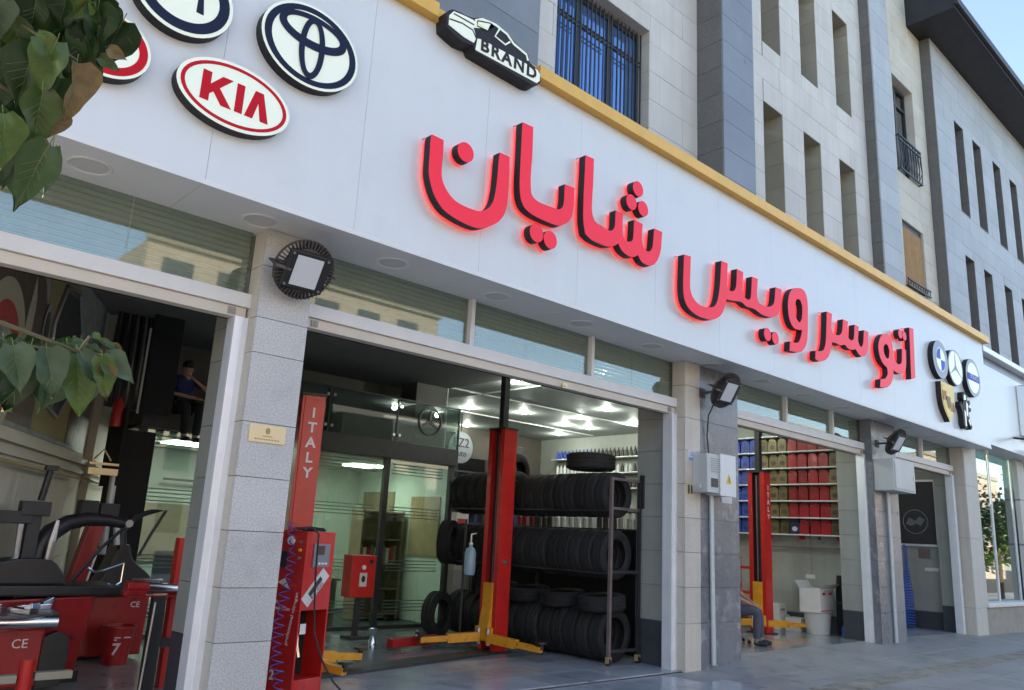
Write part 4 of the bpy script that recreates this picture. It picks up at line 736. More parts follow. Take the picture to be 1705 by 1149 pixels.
# big navy ring (partly above the frame) and the red ring behind the leaves
c=LOGOS['navy'][:2]; rx,rz=.40,.36; t=badge('oval_sign','white oval sign with a thick navy ring, topmost left',c,rx,rz)
layer(t,'plate',[el(c,rx,rz)],'logo_cream',1); layer(t,'navy_ring',oring(c,rx-.03,rz-.03,.085),'logo_navy',2)
layer(t,'inner_emblem',[[(c[0]-.17,c[1]-.12),(c[0]-.11,c[1]-.12),(c[0]-.11,c[1]+.03),(c[0]+.11,c[1]+.03),(c[0]+.11,c[1]-.12),(c[0]+.17,c[1]-.12),(c[0]+.13,c[1]+.2),(c[0]-.13,c[1]+.2)]],'logo_navy',2)
c=LOGOS['red'][:2]; rx,rz=.31,.265; t=badge('oval_sign','white oval sign with a red ring half hidden by leaves',c,rx,rz)
layer(t,'plate',[el(c,rx,rz)],'logo_cream',1); layer(t,'red_ring',oring(c,rx-.022,rz-.022,.062),'logo_red',2)
layer(t,'inner_emblem',[el((c[0],c[1]),.09,.05)],'logo_red',2)
# roundels at the right end
c=(17.75,5.755); t=badge('round_sign','round grey rimmed sign with blue and white quarters',c,.42,.41)
layer(t,'rim',[el(c,.42,.41)],'logo_grey',1); layer(t,'white_ring',oring(c,.27,.27,.03),'white_paint',2)
for k in range(4):
    q=[(c[0],c[1])]+circle(c[0],c[1],.235,.235,10,R_(90*k),R_(90*k+100)); layer(t,'quarter',[q[:11]],'logo_blue' if k%2 else 'logo_cream',2)
c=(18.62,5.735); t=badge('round_sign','round cream sign with grey three pointed star',c,.43,.40)
layer(t,'plate',[el(c,.43,.40)],'logo_cream',1); layer(t,'ring',oring(c,.43,.40,.03),'logo_grey',2)
for k in range(3):
    a=R_(90+120*k); ca,sa=math.cos(a),math.sin(a); layer(t,'star_arm',[[(c[0]+.40*ca,c[1]+.37*sa),(c[0]-.045*sa,c[1]+.045*ca),(c[0]+.045*sa,c[1]-.045*ca)]],'logo_grey',2)
c=(19.72,5.70); t=badge('round_sign','round sign with grey ring and blue bar reading VOLVO',c,.46,.44)
layer(t,'ring',[el(c,.46,.44)],'logo_grey',1); layer(t,'plate',[el(c,.36,.35)],'logo_cream',2); layer(t,'bar',[[(c[0]-.38,c[1]-.08),(c[0]+.38,c[1]-.08),(c[0]+.38,c[1]+.08),(c[0]-.38,c[1]+.08)]],'logo_blue',3)
m=text_mb('VOLVO',.15,.004); m.xf(plane_m((c[0],5.918,c[1]),(1,0,0),(0,0,1))); make('lettering',m,'white_paint',t)
# gold shield crest
c=(18.02,4.88); sh=[(-.36,.40),(.36,.40),(.36,.05),(.26,-.18),(0,-.42),(-.26,-.18),(-.36,.05)]; lo=smooth_loop([(c[0]+x,c[1]+z) for x,z in sh],4)
t=badge('shield_sign','gold shield shaped crest sign with dark stripes',c,.36,.42,loop=lo); layer(t,'plate',[lo],'logo_gold',1); layer(t,'field',[scl(lo,c,.86)],'logo_gold',2)
for sx,sz in((-.2,.12),(.2,-.08)): 
    for k in range(3): layer(t,'stripe',[[(c[0]+sx-.11+.08*k,c[1]+sz-.1),(c[0]+sx-.08+.08*k,c[1]+sz-.1),(c[0]+sx-.08+.08*k,c[1]+sz+.1),(c[0]+sx-.11+.08*k,c[1]+sz+.1)]],'logo_red' if k%2 else 'letter_return',3)
layer(t,'centre_shield',[[(c[0]-.1,c[1]+.12),(c[0]+.1,c[1]+.12),(c[0]+.1,c[1]-.03),(c[0],c[1]-.15),(c[0]-.1,c[1]-.03)]],'mural_yellow',4)
# rearing lion
c=(19.06,4.86)
li=[(-.12,-.42),(.02,-.40),(.02,-.30),(-.02,-.20),(.10,-.26),(.24,-.40),(.32,-.34),(.20,-.16),(.16,-.02),(.30,.0),(.34,.08),(.16,.10),(.30,.18),(.28,.26),(.12,.22),(.14,.36),(.02,.42),(-.12,.38),(-.16,.26),(-.10,.20),(-.20,.08),(-.28,.16),(-.34,.06),(-.24,-.04),(-.2,-.2),(-.2,-.32)]
lo=smooth_loop([(c[0]+x,c[1]+z) for x,z in li],2)
t=badge('lion_sign','black sign in the shape of a rearing lion with pale highlights',c,.34,.42,loop=lo); layer(t,'plate',[lo],'letter_return',1)
for p in ([(-.10,-.36),(-.04,-.36),(-.02,-.05),(-.10,.0)],[(.02,-.1),(.1,-.14),(.14,.15),(.05,.2)],[(-.08,.22),(.05,.24),(.04,.34),(-.06,.34)],[(.12,-.22),(.2,-.32),(.24,-.28),(.16,-.16)]): layer(t,'highlight',[[(c[0]+x,c[1]+z) for x,z in p]],'logo_cream',2)
# BRAND board with the car outline on the gold trim
t=thing('brand_sign','black and cream sign reading BRAND with a sports car outline, standing on the gold trim','logo sign',(4.9,5.9,6.4))
make('board',MB().prism([smooth_loop([tuple(p) for p in BRANDP['board']],2)],5.875,5.925),'letter_return',t)
make('board_side',MB().prism([smooth_loop([tuple(p) for p in BRANDP['board']],2)],5.926,6.048),'letter_return',t)
def lay(n,l,m,k): make(n,MB().prism([l],5.8748-.004*k,5.8752-.004*(k-1)),m,t)
lay('car_bonnet',[tuple(p) for p in BRANDP['hood']],'logo_cream',1)
for a,w_ in(('line1',.014),('line2',.014)): lay('panel_line',ribbon([tuple(p) for p in BRANDP[a]],w_),'letter_return',2)
lay('roof_line',ribbon([tuple(p) for p in BRANDP['roof']],.03),'logo_cream',1); lay('car_window',[tuple(p) for p in BRANDP['win']],'logo_cream',1); lay('window_line',ribbon([tuple(p) for p in BRANDP['win']]+[tuple(BRANDP['win'][0])],.012),'letter_return',2)
lay('mirror_line',ribbon([tuple(p) for p in BRANDP['door']],.02),'logo_cream',1)
lay('name_plate',[tuple(p) for p in BRANDP['plate']],'logo_cream',1)
m=text_mb('BRAND',.20,.004,bold=.006,spacing=1.25); xs_=[v[0] for v in m.V]; sx=.83/(max(xs_)-min(xs_))
m.xf(plane_m((5.105,5.866,6.715),(1,0,.035),(0,0,1))@Matrix.Diagonal((sx,1,1,1))@Matrix.Translation((-(max(xs_)+min(xs_))/2,0,0))); make('lettering',m,'letter_return',t)
# ================================================================ floodlights
def flood(c,label,aim=(-.05,-1,-.62),px=None):
    aim=Vector(aim).normalized(); c=Vector(c); t=thing('floodlight',label,'floodlight',c,'round floodlights fixed to the piers')
    rgt=aim.cross(Vector((0,0,1))).normalized()*-1; up=rgt.cross(aim); up=up if up.z>0 else -up
    make('housing',MB().lathe([(.001,-.17),(.09,-.17),(.13,-.12),(.17,-.10),(.20,-.06),(.205,-.01),(.198,.0),(.001,.0)],c,aim,40),'lamp_body',t,smooth=True)
    f=MB()
    for k in range(46):
        a=2*math.pi*k/46; dd=rgt*math.cos(a)+up*math.sin(a); f.obox(c+dd*.232-aim*.035,dd,aim,dd.cross(aim),(.042,.034,.0045))
    make('cooling_fin',f,'lamp_body',t); make('rim',MB().lathe([(.268,-.06),(.278,-.06),(.278,-.035),(.268,-.035)],c,aim,40,close=True),'lamp_body',t,smooth=True)
    make('bezel',MB().obox(c+aim*.017,rgt,up,aim,(.205,.18,.016)),'black_plastic',t,bevel=.02)
    make('led_panel',MB().obox(c+aim*.036,rgt,up,aim,(.125,.138,.004)),'led_panel',t)
    s=MB()
    for a,b in((1,1),(1,-1),(-1,1),(-1,-1)): s.cyl(c+rgt*a*.165+up*b*.145+aim*.032,c+rgt*a*.165+up*b*.145+aim*.044,.012,8)
    make('screw',s,'steel',t)
    wall=Vector((c.x-.16,6.575,c.z-.02))
    b=MB(); b.bar(wall,(wall.x,c.y-.02,wall.z),.035); b.bar((c.x-.29,c.y,c.z-.02),(wall.x,c.y,wall.z),.03)
    for s_ in(-1,1): b.bar(c+rgt*s_*.29,c+rgt*s_*.29-aim*.14,.03,.01); 
    b.bar(c+rgt*.29-aim*.14,c-rgt*.29-aim*.14,.03,.012); b.box(wall.x-.07,wall.x+.07,6.562,6.578,wall.z-.07,wall.z+.07)
    make('bracket',b,'lamp_body',t,bevel=.003); return t
flood((3.19,6.28,3.83),'floodlight seen almost face on, on the speckled pier, nearest')
flood((10.0,6.25,3.84),'middle floodlight with black cable above the pale switch box')
flood((16.0,6.25,3.80),'farthest floodlight above the closed grey metal box')
tag(make('power_cable',MB().tube([(9.93,6.40,3.72),(9.92,6.52,3.5),(9.93,6.555,3.2),(9.96,6.55,2.95),(9.98,6.5,2.9)],.011,7),'black_plastic',smooth=True),'black cable dropping from the middle floodlight to the switch box','cable')
# ================================================================ switch boxes, conduits, plates
t=thing('switch_box','pale electrical box with open grey side and yellow warning triangle','electrical box',(9.95,6.45,2.36))
make('meter_case',MB().box(9.60,9.93,6.34,6.578,2.37,2.91),'cabinet_grey',t,bevel=.006); make('door',MB().box(9.90,10.30,6.315,6.336,2.34,2.93),'cabinet_white',t,bevel=.006)
make('case',MB().box(9.935,10.29,6.338,6.578,2.35,2.92),'cabinet_white',t)
make('window',MB().box(9.70,9.86,6.33,6.339,2.45,2.57),'black_plastic',t)
for k in range(7): make('vent_slot',MB().box(9.69,9.88,6.334,6.339,2.66+k*.03,2.668+k*.03),'logo_grey',t)
make('warning_triangle',MB().prism([[(10.04,2.52),(10.18,2.52),(10.11,2.66)]],6.310,6.3145),'yellow_sign',t); make('warning_bolt',MB().prism([[(10.105,2.54),(10.118,2.54),(10.112,2.58),(10.122,2.58),(10.108,2.63),(10.112,2.59),(10.102,2.59)]],6.307,6.3098),'print_dark',t)
make('cable_gland',MB().cyl((9.58,6.45,2.44),(9.53,6.45,2.44),.04,10),'cabinet_grey',t)
tag(make('conduit',MB().tube([(10.01,6.545,2.35),(10.02,6.545,1.2),(10.04,6.545,.06)],.034,12),'conduit',smooth=True),'white plastic conduit running down from the switch box','pipe')
t=thing('meter_box','closed grey metal box mounted high on the dark granite pier','electrical box',(16.1,6.45,2.85))
make('case',MB().box(15.62,16.62,6.20,6.578,2.86,3.46),'cabinet_grey',t,bevel=.008); make('door',MB().box(15.66,16.58,6.185,6.199,2.90,3.42),'cabinet_grey',t,bevel=.004); make('latch',MB().box(16.50,16.54,6.175,6.184,3.1,3.2),'steel',t)
t=tag(make('conduit',MB().tube([(16.12,6.54,2.86),(16.12,6.54,.08)],.035,12),'conduit',smooth=True),'pale conduit running down the dark pier from the grey metal box','pipe')
t=thing('door_plate','small brass name plate on the speckled grey pier','plaque',(3.16,6.55,2.3)); make('plate',MB().box(2.985,3.325,6.550,6.558,2.30,2.455),'brass_plate',t,bevel=.003)
make('engraved_crest',MB().prism([circle(3.155,2.405,.022,.028,12)],6.547,6.5495),'brass_dark',t)
for k in range(9): make('engraved_mark',MB().box(3.04+k*.026,3.058+k*.026,6.547,6.5495,2.325,2.335),'brass_dark',t)
make('engraved_line',MB().box(3.11,3.2,6.547,6.5495,2.355,2.362),'brass_dark',t)
t=thing('paper_notice','cream notice on the beige part of the wide pier','notice',(9.5,6.575,2.3)); make('sheet',MB().box(9.45,9.63,6.572,6.579,2.30,2.50),'brass_plate',t); make('print',MB().box(9.48,9.51,6.569,6.5715,2.34,2.46).box(9.55,9.58,6.569,6.5715,2.34,2.46),'print_dark',t)
t=thing('paper_notice','pinkish notice below the warning triangle box','notice',(10.45,6.575,2.3)); make('sheet',MB().box(10.32,10.6,6.572,6.579,2.27,2.46),'cardboard_white',t)
t=thing('number_sticker','blue and white stencil sticker on the beige pier above the notice','sticker',(9.54,6.576,2.78))
make('sheet',MB().box(9.49,9.66,6.574,6.5795,2.80,2.95),'cardboard_white',t)
m=text_mb('123',.085,.002); m.xf(plane_m((9.575,6.571,2.90),(1,0,0),(0,0,1))); make('print',m,'logo_blue',t); make('print_line',MB().box(9.50,9.65,6.571,6.5735,2.83,2.845).box(9.50,9.63,6.571,6.5735,2.81,2.82),'logo_blue',t)
# ================================================================ neighbouring shop
ns=thing('glass_storefront','next door glass shopfront under a white fascia, at the right edge','shop front',(24.5,6.7,0))
make('plinth',MB().box(21.16,40,6.50,6.95,-.01,.62),'plinth_stone',ns); make('window_sill',MB().box(21.16,40,6.44,6.95,.625,.72),'white_paint',ns,bevel=.01)
vx=[21.35,23.1,24.85,26.6,28.3,30.0]
for a,b in zip(vx[:-1],vx[1:]): make('shop_pane',MB().box(a+.03,b-.03,6.80,6.81,.72,4.4),'glass_store',ns)
for x in vx: make('mullion',MB().box(x-.022,x+.022,6.77,6.83,.721,4.4),'aluminium',ns)
make('corner_panel',MB().box(21.152,21.32,6.52,6.9,.721,4.4),'storefront_stone',ns)
make('stone_column',MB().box(24.9,25.5,6.62,6.735,.721,4.4),'storefront_stone',ns)
for z in (2.12,3.3): make('joint_band',MB().box(24.89,25.51,6.61,6.735,z,z+.05),'logo_grey',ns)
make('soffit',MB().box(20.95,40,6.30,6.9,4.42,4.45),'soffit_grey',ns); make('fascia_board',MB().box(21.0,40,6.2,6.3,4.40,6.38),'sign_white',ns); make('top_ledge',MB().box(20.95,40,6.02,6.56,6.60,6.74),'aluminium',ns,bevel=.02)
make('ledge_shadow_gap',MB().box(21.0,40,6.22,6.56,6.382,6.598),'logo_grey',ns)
for x in (23.9,): 
    make('channel_letter',MB().prism([[(x,4.9),(x+.5,4.9),(x+.5,6.25),(x,6.25)]],5.98,6.198),'chrome',ns,bevel=.02); make('channel_letter',MB().prism([[(x+.7,4.85),(x+1.0,4.85),(x+1.5,6.2),(x+1.2,6.2)]],5.98,6.198),'chrome',ns,bevel=.02)
    make('channel_letter',MB().prism([[(x+1.7,4.85),(x+2.2,4.85),(x+2.2,6.2),(x+1.7,6.2)]],5.98,6.198),'chrome',ns,bevel=.02)
make('spot_arm',MB().bar((23.3,6.198,4.78),(23.3,5.9,4.72),.05).box(23.2,23.4,5.82,5.92,4.66,4.78),'black_plastic',ns)
make('strip_lamp',MB().box(24.2,26,5.95,6.1,4.5,4.58),'white_paint',ns,bevel=.02); make('shop_back_wall',MB().box(21.2,40,9.5,9.6,0,4.4),'wall_dark',ns)
make('shop_floor',MB().box(20.82,40,6.96,9.5,-.1,.5),'wall_dark',ns)
cm=MB().lathe([(.001,.06),(.06,.05),(.07,0),(.05,-.05),(.001,-.06)],(22.4,6.62,4.33),(0,0,1),16); tag(make('dome_camera',cm,'white_paint',smooth=True),'small dome camera under the storefront soffit','camera')
# ================================================================ two post lifts
def lift_post(loc,label,face,h=3.2,arms=True,text=None,rz=0,pole=0,armset=None,dark=False):
    """face: +1 the open side of the column looks to -x, -1 to +x"""
    t=thing('car_lift_post',label,'car lift',loc,'red two post lift columns'); x=lambda v:v*face*.70
    def bx(mb,a,b,*r): return mb.box(min(x(a),x(b)),max(x(a),x(b)),*r)
    red='red_paint'
    mb=MB(); bx(mb,.16,.20,-.17,.17,0.02,h); make('web',mb,red,t,local=True,bevel=.004)
    for s in(-1,1):
        mb=MB(); y0,y1=(-.176,-.14) if s<0 else (.14,.176); bx(mb,-.17,.159,y0,y1,.02,h); y2,y3=(-.14,-.085) if s<0 else (.085,.14); bx(mb,-.17,-.155,y2,y3,.02,h)
        make('flange',mb,red,t,local=True,bevel=.004)
    mb=MB(); bx(mb,-.23,.26,-.24,.24,.0,.02); make('base_plate',mb,'black_steel',t,local=True)
    mb=MB(); bx(mb,-.18,.21,-.185,.185,h,h+.03); make('top_cap',mb,'black_steel',t,local=True)
    c=MB()
    for y in(-.05,.05): c.cyl((x(-.02),y,.3),(x(-.02),y,h-.05),.014,8)
    c.cyl((x(.05),0,.02),(x(.05),0,h*.75),.03,10); make('hydraulic_ram',c,'steel',t,local=True)
    mb=MB(); bx(mb,.0,.15,-.135,.135,.35,h-.02); make('inner_cover',mb,'black_steel',t,local=True)
    if pole: make('extension_pole',MB().box(-.05,.05,-.05,.05,h+.03,pole),'black_steel',t,local=True)
    if arms:
        cg=MB(); bx(cg,-.20,-.16,-.10,.10,.18,.95); bx(cg,-.27,-.20,-.17,.17,.15,.34); cg.prism([[(x(-.2),.34),(x(-.27),.34),(x(-.205),.6)]],-.10,.10)
        make('carriage',cg,'orange_paint',t,local=True,bevel=.004)
        pts=armset or [(-.95,.55),(.05,-1.0)]
        for (ax,ay) in pts:
            ax=ax/.70; s=Vector((x(-.24),.10 if ay>0 else -.10,.20)); e=Vector((x(-.24)+x(1)*(ax+.24) if False else x(ax),ay,.14)); m_=s.lerp(e,.55)
            a=make('lift_arm',MB().bar(s,m_,.11,.12),'orange_paint',t,local=True,bevel=.005)
            make('arm_extension',MB().bar(m_-(m_-s)*.2,e,.085,.075),'orange_paint',a,local=True,bevel=.004)
            make('lift_pad',MB().lathe([(.001,-.05),(.03,-.05),(.03,.02),(.085,.03),(.085,.055),(.001,.058)],e+Vector((0,0,.05)),(0,0,1),16),'black_plastic',a,local=True)
            make('arm_lock',MB().cyl(s+Vector((0,0,.05)),s+Vector((0,0,.12)),.05,12),'steel',a,local=True)
        make('mount_pivot',MB().cyl((x(-.24),.10,.10),(x(-.24),.10,.33),.035,10).cyl((x(-.24),-.10,.10),(x(-.24),-.10,.33),.035,10),'steel',t,local=True)
    if text:
        for i,ch in enumerate(text[0]):
            m=text_mb(ch,text[2],.003,bold=.004); m.xf(plane_m((x(text[3]),-.1785,text[1]-i*text[4]),(1,0,0),(0,0,1))); make('lettering',m,'white_paint',t,local=True)
    t.rotation_euler=(0,0,rz); return t
L1=lift_post((8.14,9.0,.02),'red lift column with orange arms standing before the tyre rack',1,3.18,pole=4.36,armset=[(-.95,.45),(.02,-.98)])
make('release_knob',MB().lathe([(.001,-.03),(.035,-.028),(.04,0)],(-.0,-.175,1.25),(0,1,0),14),'steel',L1,local=True)
L2=lift_post((4.53,8.35,.02),'red lift column lettered ITALY beside the speckled pier',-1,3.06,text=('ITALY',2.86,.16,.0,.17),armset=[(-.55,-.55),(-.95,.5)],rz=R_(-20))
L3=lift_post((14.62,8.45,.09),'red lift column lettered ITALY in the bay of the oil jugs',1,3.05,text=('ITALY',2.75,.13,.05,.14),armset=[(-.5,.75),(1.15,-.35)],pole=4.3)
tag(make('cover_plate',MB().add([(4.7,8.05,.021),(8.05,8.75,.021),(8.0,9.05,.021),(4.7,8.42,.021),(4.7,8.05,.05),(8.05,8.75,.05),(8.0,9.05,.05),(4.7,8.42,.05)],[(0,3,2,1),(4,5,6,7),(0,1,5,4),(1,2,6,5),(2,3,7,6),(3,0,4,7)]),'black_steel'),'long black floor cover plate between the two nearer lift columns','floor plate')
tr=thing('folded_jack','low dark red folded jack lying behind the orange lift arm','jack',(7.2,9.7,.02)); make('beam',MB().bar((6.75,9.55,.12),(7.7,9.75,.12),.12,.12),'dark_red_paint',tr,bevel=.01); make('hook',MB().tube([(7.2,9.6,.18),(7.25,9.62,.26),(7.35,9.65,.2)],.02,6),'steel',tr)
# ================================================================ nitrogen / compressor cabinet
t=thing('compressor_cabinet','red cabinet with grey display and black recess, figure 2 low on its side','machine',(4.15,7.45,.02))
X0,X1,Y0,Y1=4.15,4.55,7.45,7.92; Z1=1.57
make('body',MB().box(X0,X1,Y0+.30,Y1,.02,Z1).box(X0,X1,Y0,Y0+.299,.80,Z1).box(X0,X0+.02,Y0,Y0+.299,.02,.799).box(X1-.02,X1,Y0,Y0+.299,.02,.799).box(X0+.021,X1-.021,Y0,Y0+.299,.02,.15),'red_paint',t,bevel=.004)
make('recess_lining',MB().box(X0+.021,X1-.021,Y0+.28,Y0+.2985,.151,.798),'black_matte',t)
make('control_panel',MB().box(X0+.10,X1-.07,Y0-.012,Y0-.001,1.22,1.45),'logo_grey',t,bevel=.004); make('display',MB().box(X0+.16,X1-.15,Y0-.016,Y0-.0125,1.34,1.43),'mural_brown',t)
for k in range(4): make('button',MB().box(X0+.13+k*.045,X0+.16+k*.045,Y0-.017,Y0-.0125,1.245,1.265),'white_paint',t)
sk=MB().obox((4.33,Y0-.004,1.02),(1,0,1.15),(-1.15,0,1),(0,1,0),(.20,.062,.003)); make('sticker',sk,'cardboard_white',t)
make('sticker_print',MB().obox((4.325,Y0-.009,1.03),(1,0,1.15),(-1.15,0,1),(0,1,0),(.11,.022,.0015)),'print_dark',t)
m=text_mb('RACING',.055,.002); m.xf(plane_m((4.355,Y0-.0095,.99),(1,0,1.15),(-1.15,0,1))); make('lettering',m,'print_dark',t)
def side(s,y,z,size,ang=0,mm='white_paint',b=0):
    m=text_mb(s,size,.002,bold=b); a=R_(ang); m.xf(plane_m((X0-.002,y,z),(0,-math.cos(a),math.sin(a)),(0,math.sin(a),math.cos(a)))); make('lettering',m,mm,t)
side('2',7.74,.17,.13,b=.004); side('professional nitrogen',7.55,.72,.060,80); side('AIR',7.80,.86,.05); side('TYRE INFLATION',7.74,.80,.04)
make('logo_mark',MB().add([(X0-.003,7.80,1.05),(X0-.003,7.62,1.0),(X0-.003,7.70,1.10)],[(0,1,2)]),'white_paint',t)
make('gauge',MB().lathe([(.001,-.03),(.04,-.03),(.045,0)],(X0,7.66,1.47),(1,0,0),16),'white_paint',t)
make('socket_panel',MB().box(X0-.01,X0-.001,7.70,7.86,1.20,1.36),'print_dark',t)
for k in range(3): make('knob',MB().cyl((X0,7.52,1.46-.08*k),(X0-.025,7.52,1.46-.08*k),.015,8),['steel','yellow_sign','steel'][k],t)
make('nozzle',MB().tube([(4.30,7.62,.62),(4.30,7.60,.45),(4.32,7.58,.34)],.03,8).box(4.28,4.36,7.55,7.60,.56,.66),'chrome',t)
make('top_cables',MB().tube([(4.16,7.6,1.585),(4.3,7.55,1.60),(4.42,7.5,1.60),(4.40,7.46,1.585),(4.3,7.48,1.585),(4.2,7.5,1.59)],.012,6).tube([(4.18,7.7,1.59),(4.34,7.6,1.61),(4.46,7.56,1.595)],.012,6).tube([(4.17,7.55,1.582),(4.3,7.5,1.582)],.02,6),'black_plastic',t,smooth=True)
t.rotation_euler=(0,0,R_(15))
tag(make('black_cable',MB().tube([(4.2,7.45,1.60),(4.26,7.42,1.55),(4.27,7.425,1.2),(4.29,7.42,.9),(4.31,7.40,.6),(4.40,7.36,.35),(4.52,7.30,.14),(4.6,7.2,.035),(4.62,7.0,.03)],.010,7),'black_plastic',smooth=True),'black cable hanging down the front of the red cabinet','cable')
def coil(c0,c1,r,n,wr,sway=0,res=14):
    pts=[]; 
    for i in range(n*res+1):
        s=i/(n*res); a=2*math.pi*n*s; c=Vector(c0).lerp(Vector(c1),s); c.x+=sway*math.sin(s*7); rr=r(s) if callable(r) else r
        pts.append((c.x+rr*math.cos(a),c.y+rr*math.sin(a),c.z))
    return MB().tube(pts,wr,6)
tag(make('coiled_hose',coil((4.04,7.62,1.66),(4.02,7.50,.06),lambda s:.03+.025*s+.012*math.sin(s*31),19,.006,.04),'purple_hose',smooth=True),'purple blue coiled air hose hanging beside the red cabinet','hose')
tag(make('coiled_hose',coil((4.30,7.18,.05),(4.75,7.10,.06),lambda s:.10,3,.012),'blue_hose',smooth=True),'bright blue hose lying on the floor below the red cabinet','hose')
# fire hose box
t=thing('red_post_box','red metal box on a black stand in front of the office glass','box',(7.05,10.9,.02))
make('case',MB().box(6.79,7.22,10.75,11.0,.62,1.24),'red_paint',t,bevel=.008); make('label_plate',MB().box(6.94,7.07,10.742,10.749,.78,.98),'cardboard_white',t); make('label_print',MB().prism([circle(7.005,.89,.035,.05,12)],10.739,10.7415),'print_dark',t)
make('dial',MB().cyl((7.0,10.73,1.06),(7.0,10.75,1.06),.035,12),'white_paint',t); make('lock',MB().box(7.10,7.16,10.74,10.749,1.12,1.18),'black_plastic',t)
make('stand',MB().box(6.98,7.06,10.84,10.9,.06,.62).box(6.85,7.2,10.7,11.0,.02,.058),'black_steel',t)
tag(make('funnel',MB().lathe([(.001,0),(.06,0),(.05,.06),(.02,.12),(.06,.20),(.065,.22)],(6.9,10.2,.02),(0,0,1),14),'chrome',smooth=True),'small shiny goblet shaped funnel on the floor before the office','funnel')
# ================================================================ tyre rack and tyres
RX0,RX1,RY0,RY1=8.74,9.36,7.33,10.95
t=thing('tyre_rack','black steel tyre rack on castors with brown front post','rack',(9.05,9.3,.02))
for x in(RX0,RX1):
    for y in(RY0,9.36,RY1): make('post',MB().box(x-.022,x+.022,y-.022,y+.022,.12,2.52),'brown_steel' if (x==RX0 and y==RY0) else 'black_steel',t)
for z in(.20,1.23,2.09,2.50):
    for y in(RY0,9.36,RY1): make('cross_bar',MB().box(RX0+.023,RX1-.023,y-.018,y+.018,z-.018,z+.018),'brown_steel' if y==RY0 and z>2 else 'black_steel',t)
for z in(.20,1.23,2.09):
    for x in(RX0+.06,RX1-.06): make('rail',MB().box(x-.016,x+.016,RY0+.019,RY1-.019,z-.040,z-.0185),'black_steel',t)
for x in(RX0,RX1):
    for y in(RY0,RY1):
        w=make('castor',MB().cyl((x-.018,y,.065),(x+.018,y,.065),.045,14),'black_plastic',t); make('castor_fork',MB().box(x-.032,x-.022,y-.03,y+.03,.05,.12).box(x+.022,x+.032,y-.03,y+.03,.05,.12).box(x-.032,x+.032,y-.03,y+.03,.121,.13),'brass_dark',w)
def tyre_mb(R,w,r,grooves=3):
    h=w/2; P=[(r,-h*.72),(r+.012,-h*.86),(r+.03,-h*.92),((R+r)/2,-h*1.0),(R-.04,-h*.97),(R-.012,-h*.84)]
    g=[]; 
    for k in range(grooves):
        c=-h*.62+ (h*1.24)*(k/(grooves-1) if grooves>1 else .5); g+=[(R,c-.008),(R-.011,c-.006),(R-.011,c+.006),(R,c+.008)]
    P=P+[(R-.003,-h*.78)]+g+[(R-.003,h*.78),(R-.012,h*.84),(R-.04,h*.97),((R+r)/2,h),(r+.03,h*.92),(r+.012,h*.86),(r,h*.72),(r+.03,h*.6),(R-.03,h*.5),(R-.03,-h*.5),(r+.03,-h*.6)]
    return MB().lathe(P,(0,0,0),(0,1,0),44,close=True)
TY=[]
for R,w,r,gr in((.342,.215,.21,4),(.352,.235,.225,3),(.325,.195,.20,3),(.368,.245,.23,4)): TY.append((R,w,make('tyre',tyre_mb(R,w,r,gr),'rubber',local=True,smooth=True)))
used=[False]*4
def tyre(k,M,label,group):
    R,w,o=TY[k]
    if not used[k]: used[k]=True; c=o
    else: c=o.copy(); COL.objects.link(c)
    c.matrix_world=M; c['label']=label; c['category']='tyre'; c['group']=group; return c
rt=random.Random(8)
ORD=['first','second','third','fourth','fifth','sixth','seventh','eighth','ninth','tenth','eleventh','twelfth','thirteenth','fourteenth','fifteenth','sixteenth','seventeenth','eighteenth','nineteenth','twentieth','twenty-first','twenty-second','twenty-third','twenty-fourth','twenty-fifth']
for zi,(zr,nm) in enumerate(((.20,'bottom'),(1.23,'middle'),(2.09,'top'))):
    y=RY0+.13; k=[1,0,2][zi]; n=0
    while y<RY1-.1:
        R,w,o=TY[k]; zc=zr+math.sqrt(max(.01,R*R-.26**2)) + rt.uniform(.0,.012)
        if zi==0: zc=.03+R
        lean=rt.uniform(-.03,.03)+(.16 if (zi==2 and 6<n<10) else 0)
        M=Matrix.Translation((9.05+rt.uniform(-.008,.008),y+w/2,zc+ (.0)))@Matrix.Rotation(rt.uniform(0,6.28),4,'Y')
        M=Matrix.Translation((9.05,y+w/2,zc))@Matrix.Rotation(lean,4,'X')@Matrix.Rotation(rt.uniform(0,6.28),4,'Y')
        tyre(k,M,('front tyre of the %s row of the tyre rack, its opening facing the street'%nm) if n==0 else ('tyre on edge in the %s row of the rack, %s from the street end'%(nm,ORD[n])),'tyres in the %s row of the rack'%nm)
        y+=w+.006+(.03 if n in(4,9) else 0); n+=1; k=(k if n%5 else rt.choice([0,1,2,3]))
        if zi==0 and k==3: k=1
flat=[(8.98,7.68,'flat grey tyre lying on the bottom row, nearest the street'),(9.0,8.45,'flat tyre lying second from the street on the bottom row'),(9.03,9.2,'flat tyre lying third from the street on the bottom row'),(9.05,9.95,'flat tyre lying fourth from the street on the bottom row')]
for i,(x,y,l) in enumerate(flat): tyre(0,Matrix.Translation((x,y,0.80))@Matrix.Rotation(R_(90),4,'X')@Matrix.Rotation(.08,4,'Z'),l,'flat tyres on the bottom row')
tyre(3,Matrix.Translation((9.02,7.98,2.775))@Matrix.Rotation(R_(90),4,'X'),'large tyre lying flat on top of the top row','loose tyres')
tyre(1,Matrix.Translation((8.50,10.6,1.50))@Matrix.Rotation(.6,4,'Z'),'tyre leaning aslant at the far end of the rack, left of the lift column','loose tyres')
tyre(1,Matrix.Translation((8.45,10.7,.36))@Matrix.Rotation(.35,4,'Z'),'tyre standing on the floor at the far end of the rack','loose tyres')
tyre(0,Matrix.Translation((8.98,9.6,2.62))@Matrix.Rotation(.25,4,'Z')@Matrix.Rotation(.1,4,'X'),'tyre standing proud of the top row','loose tyres')
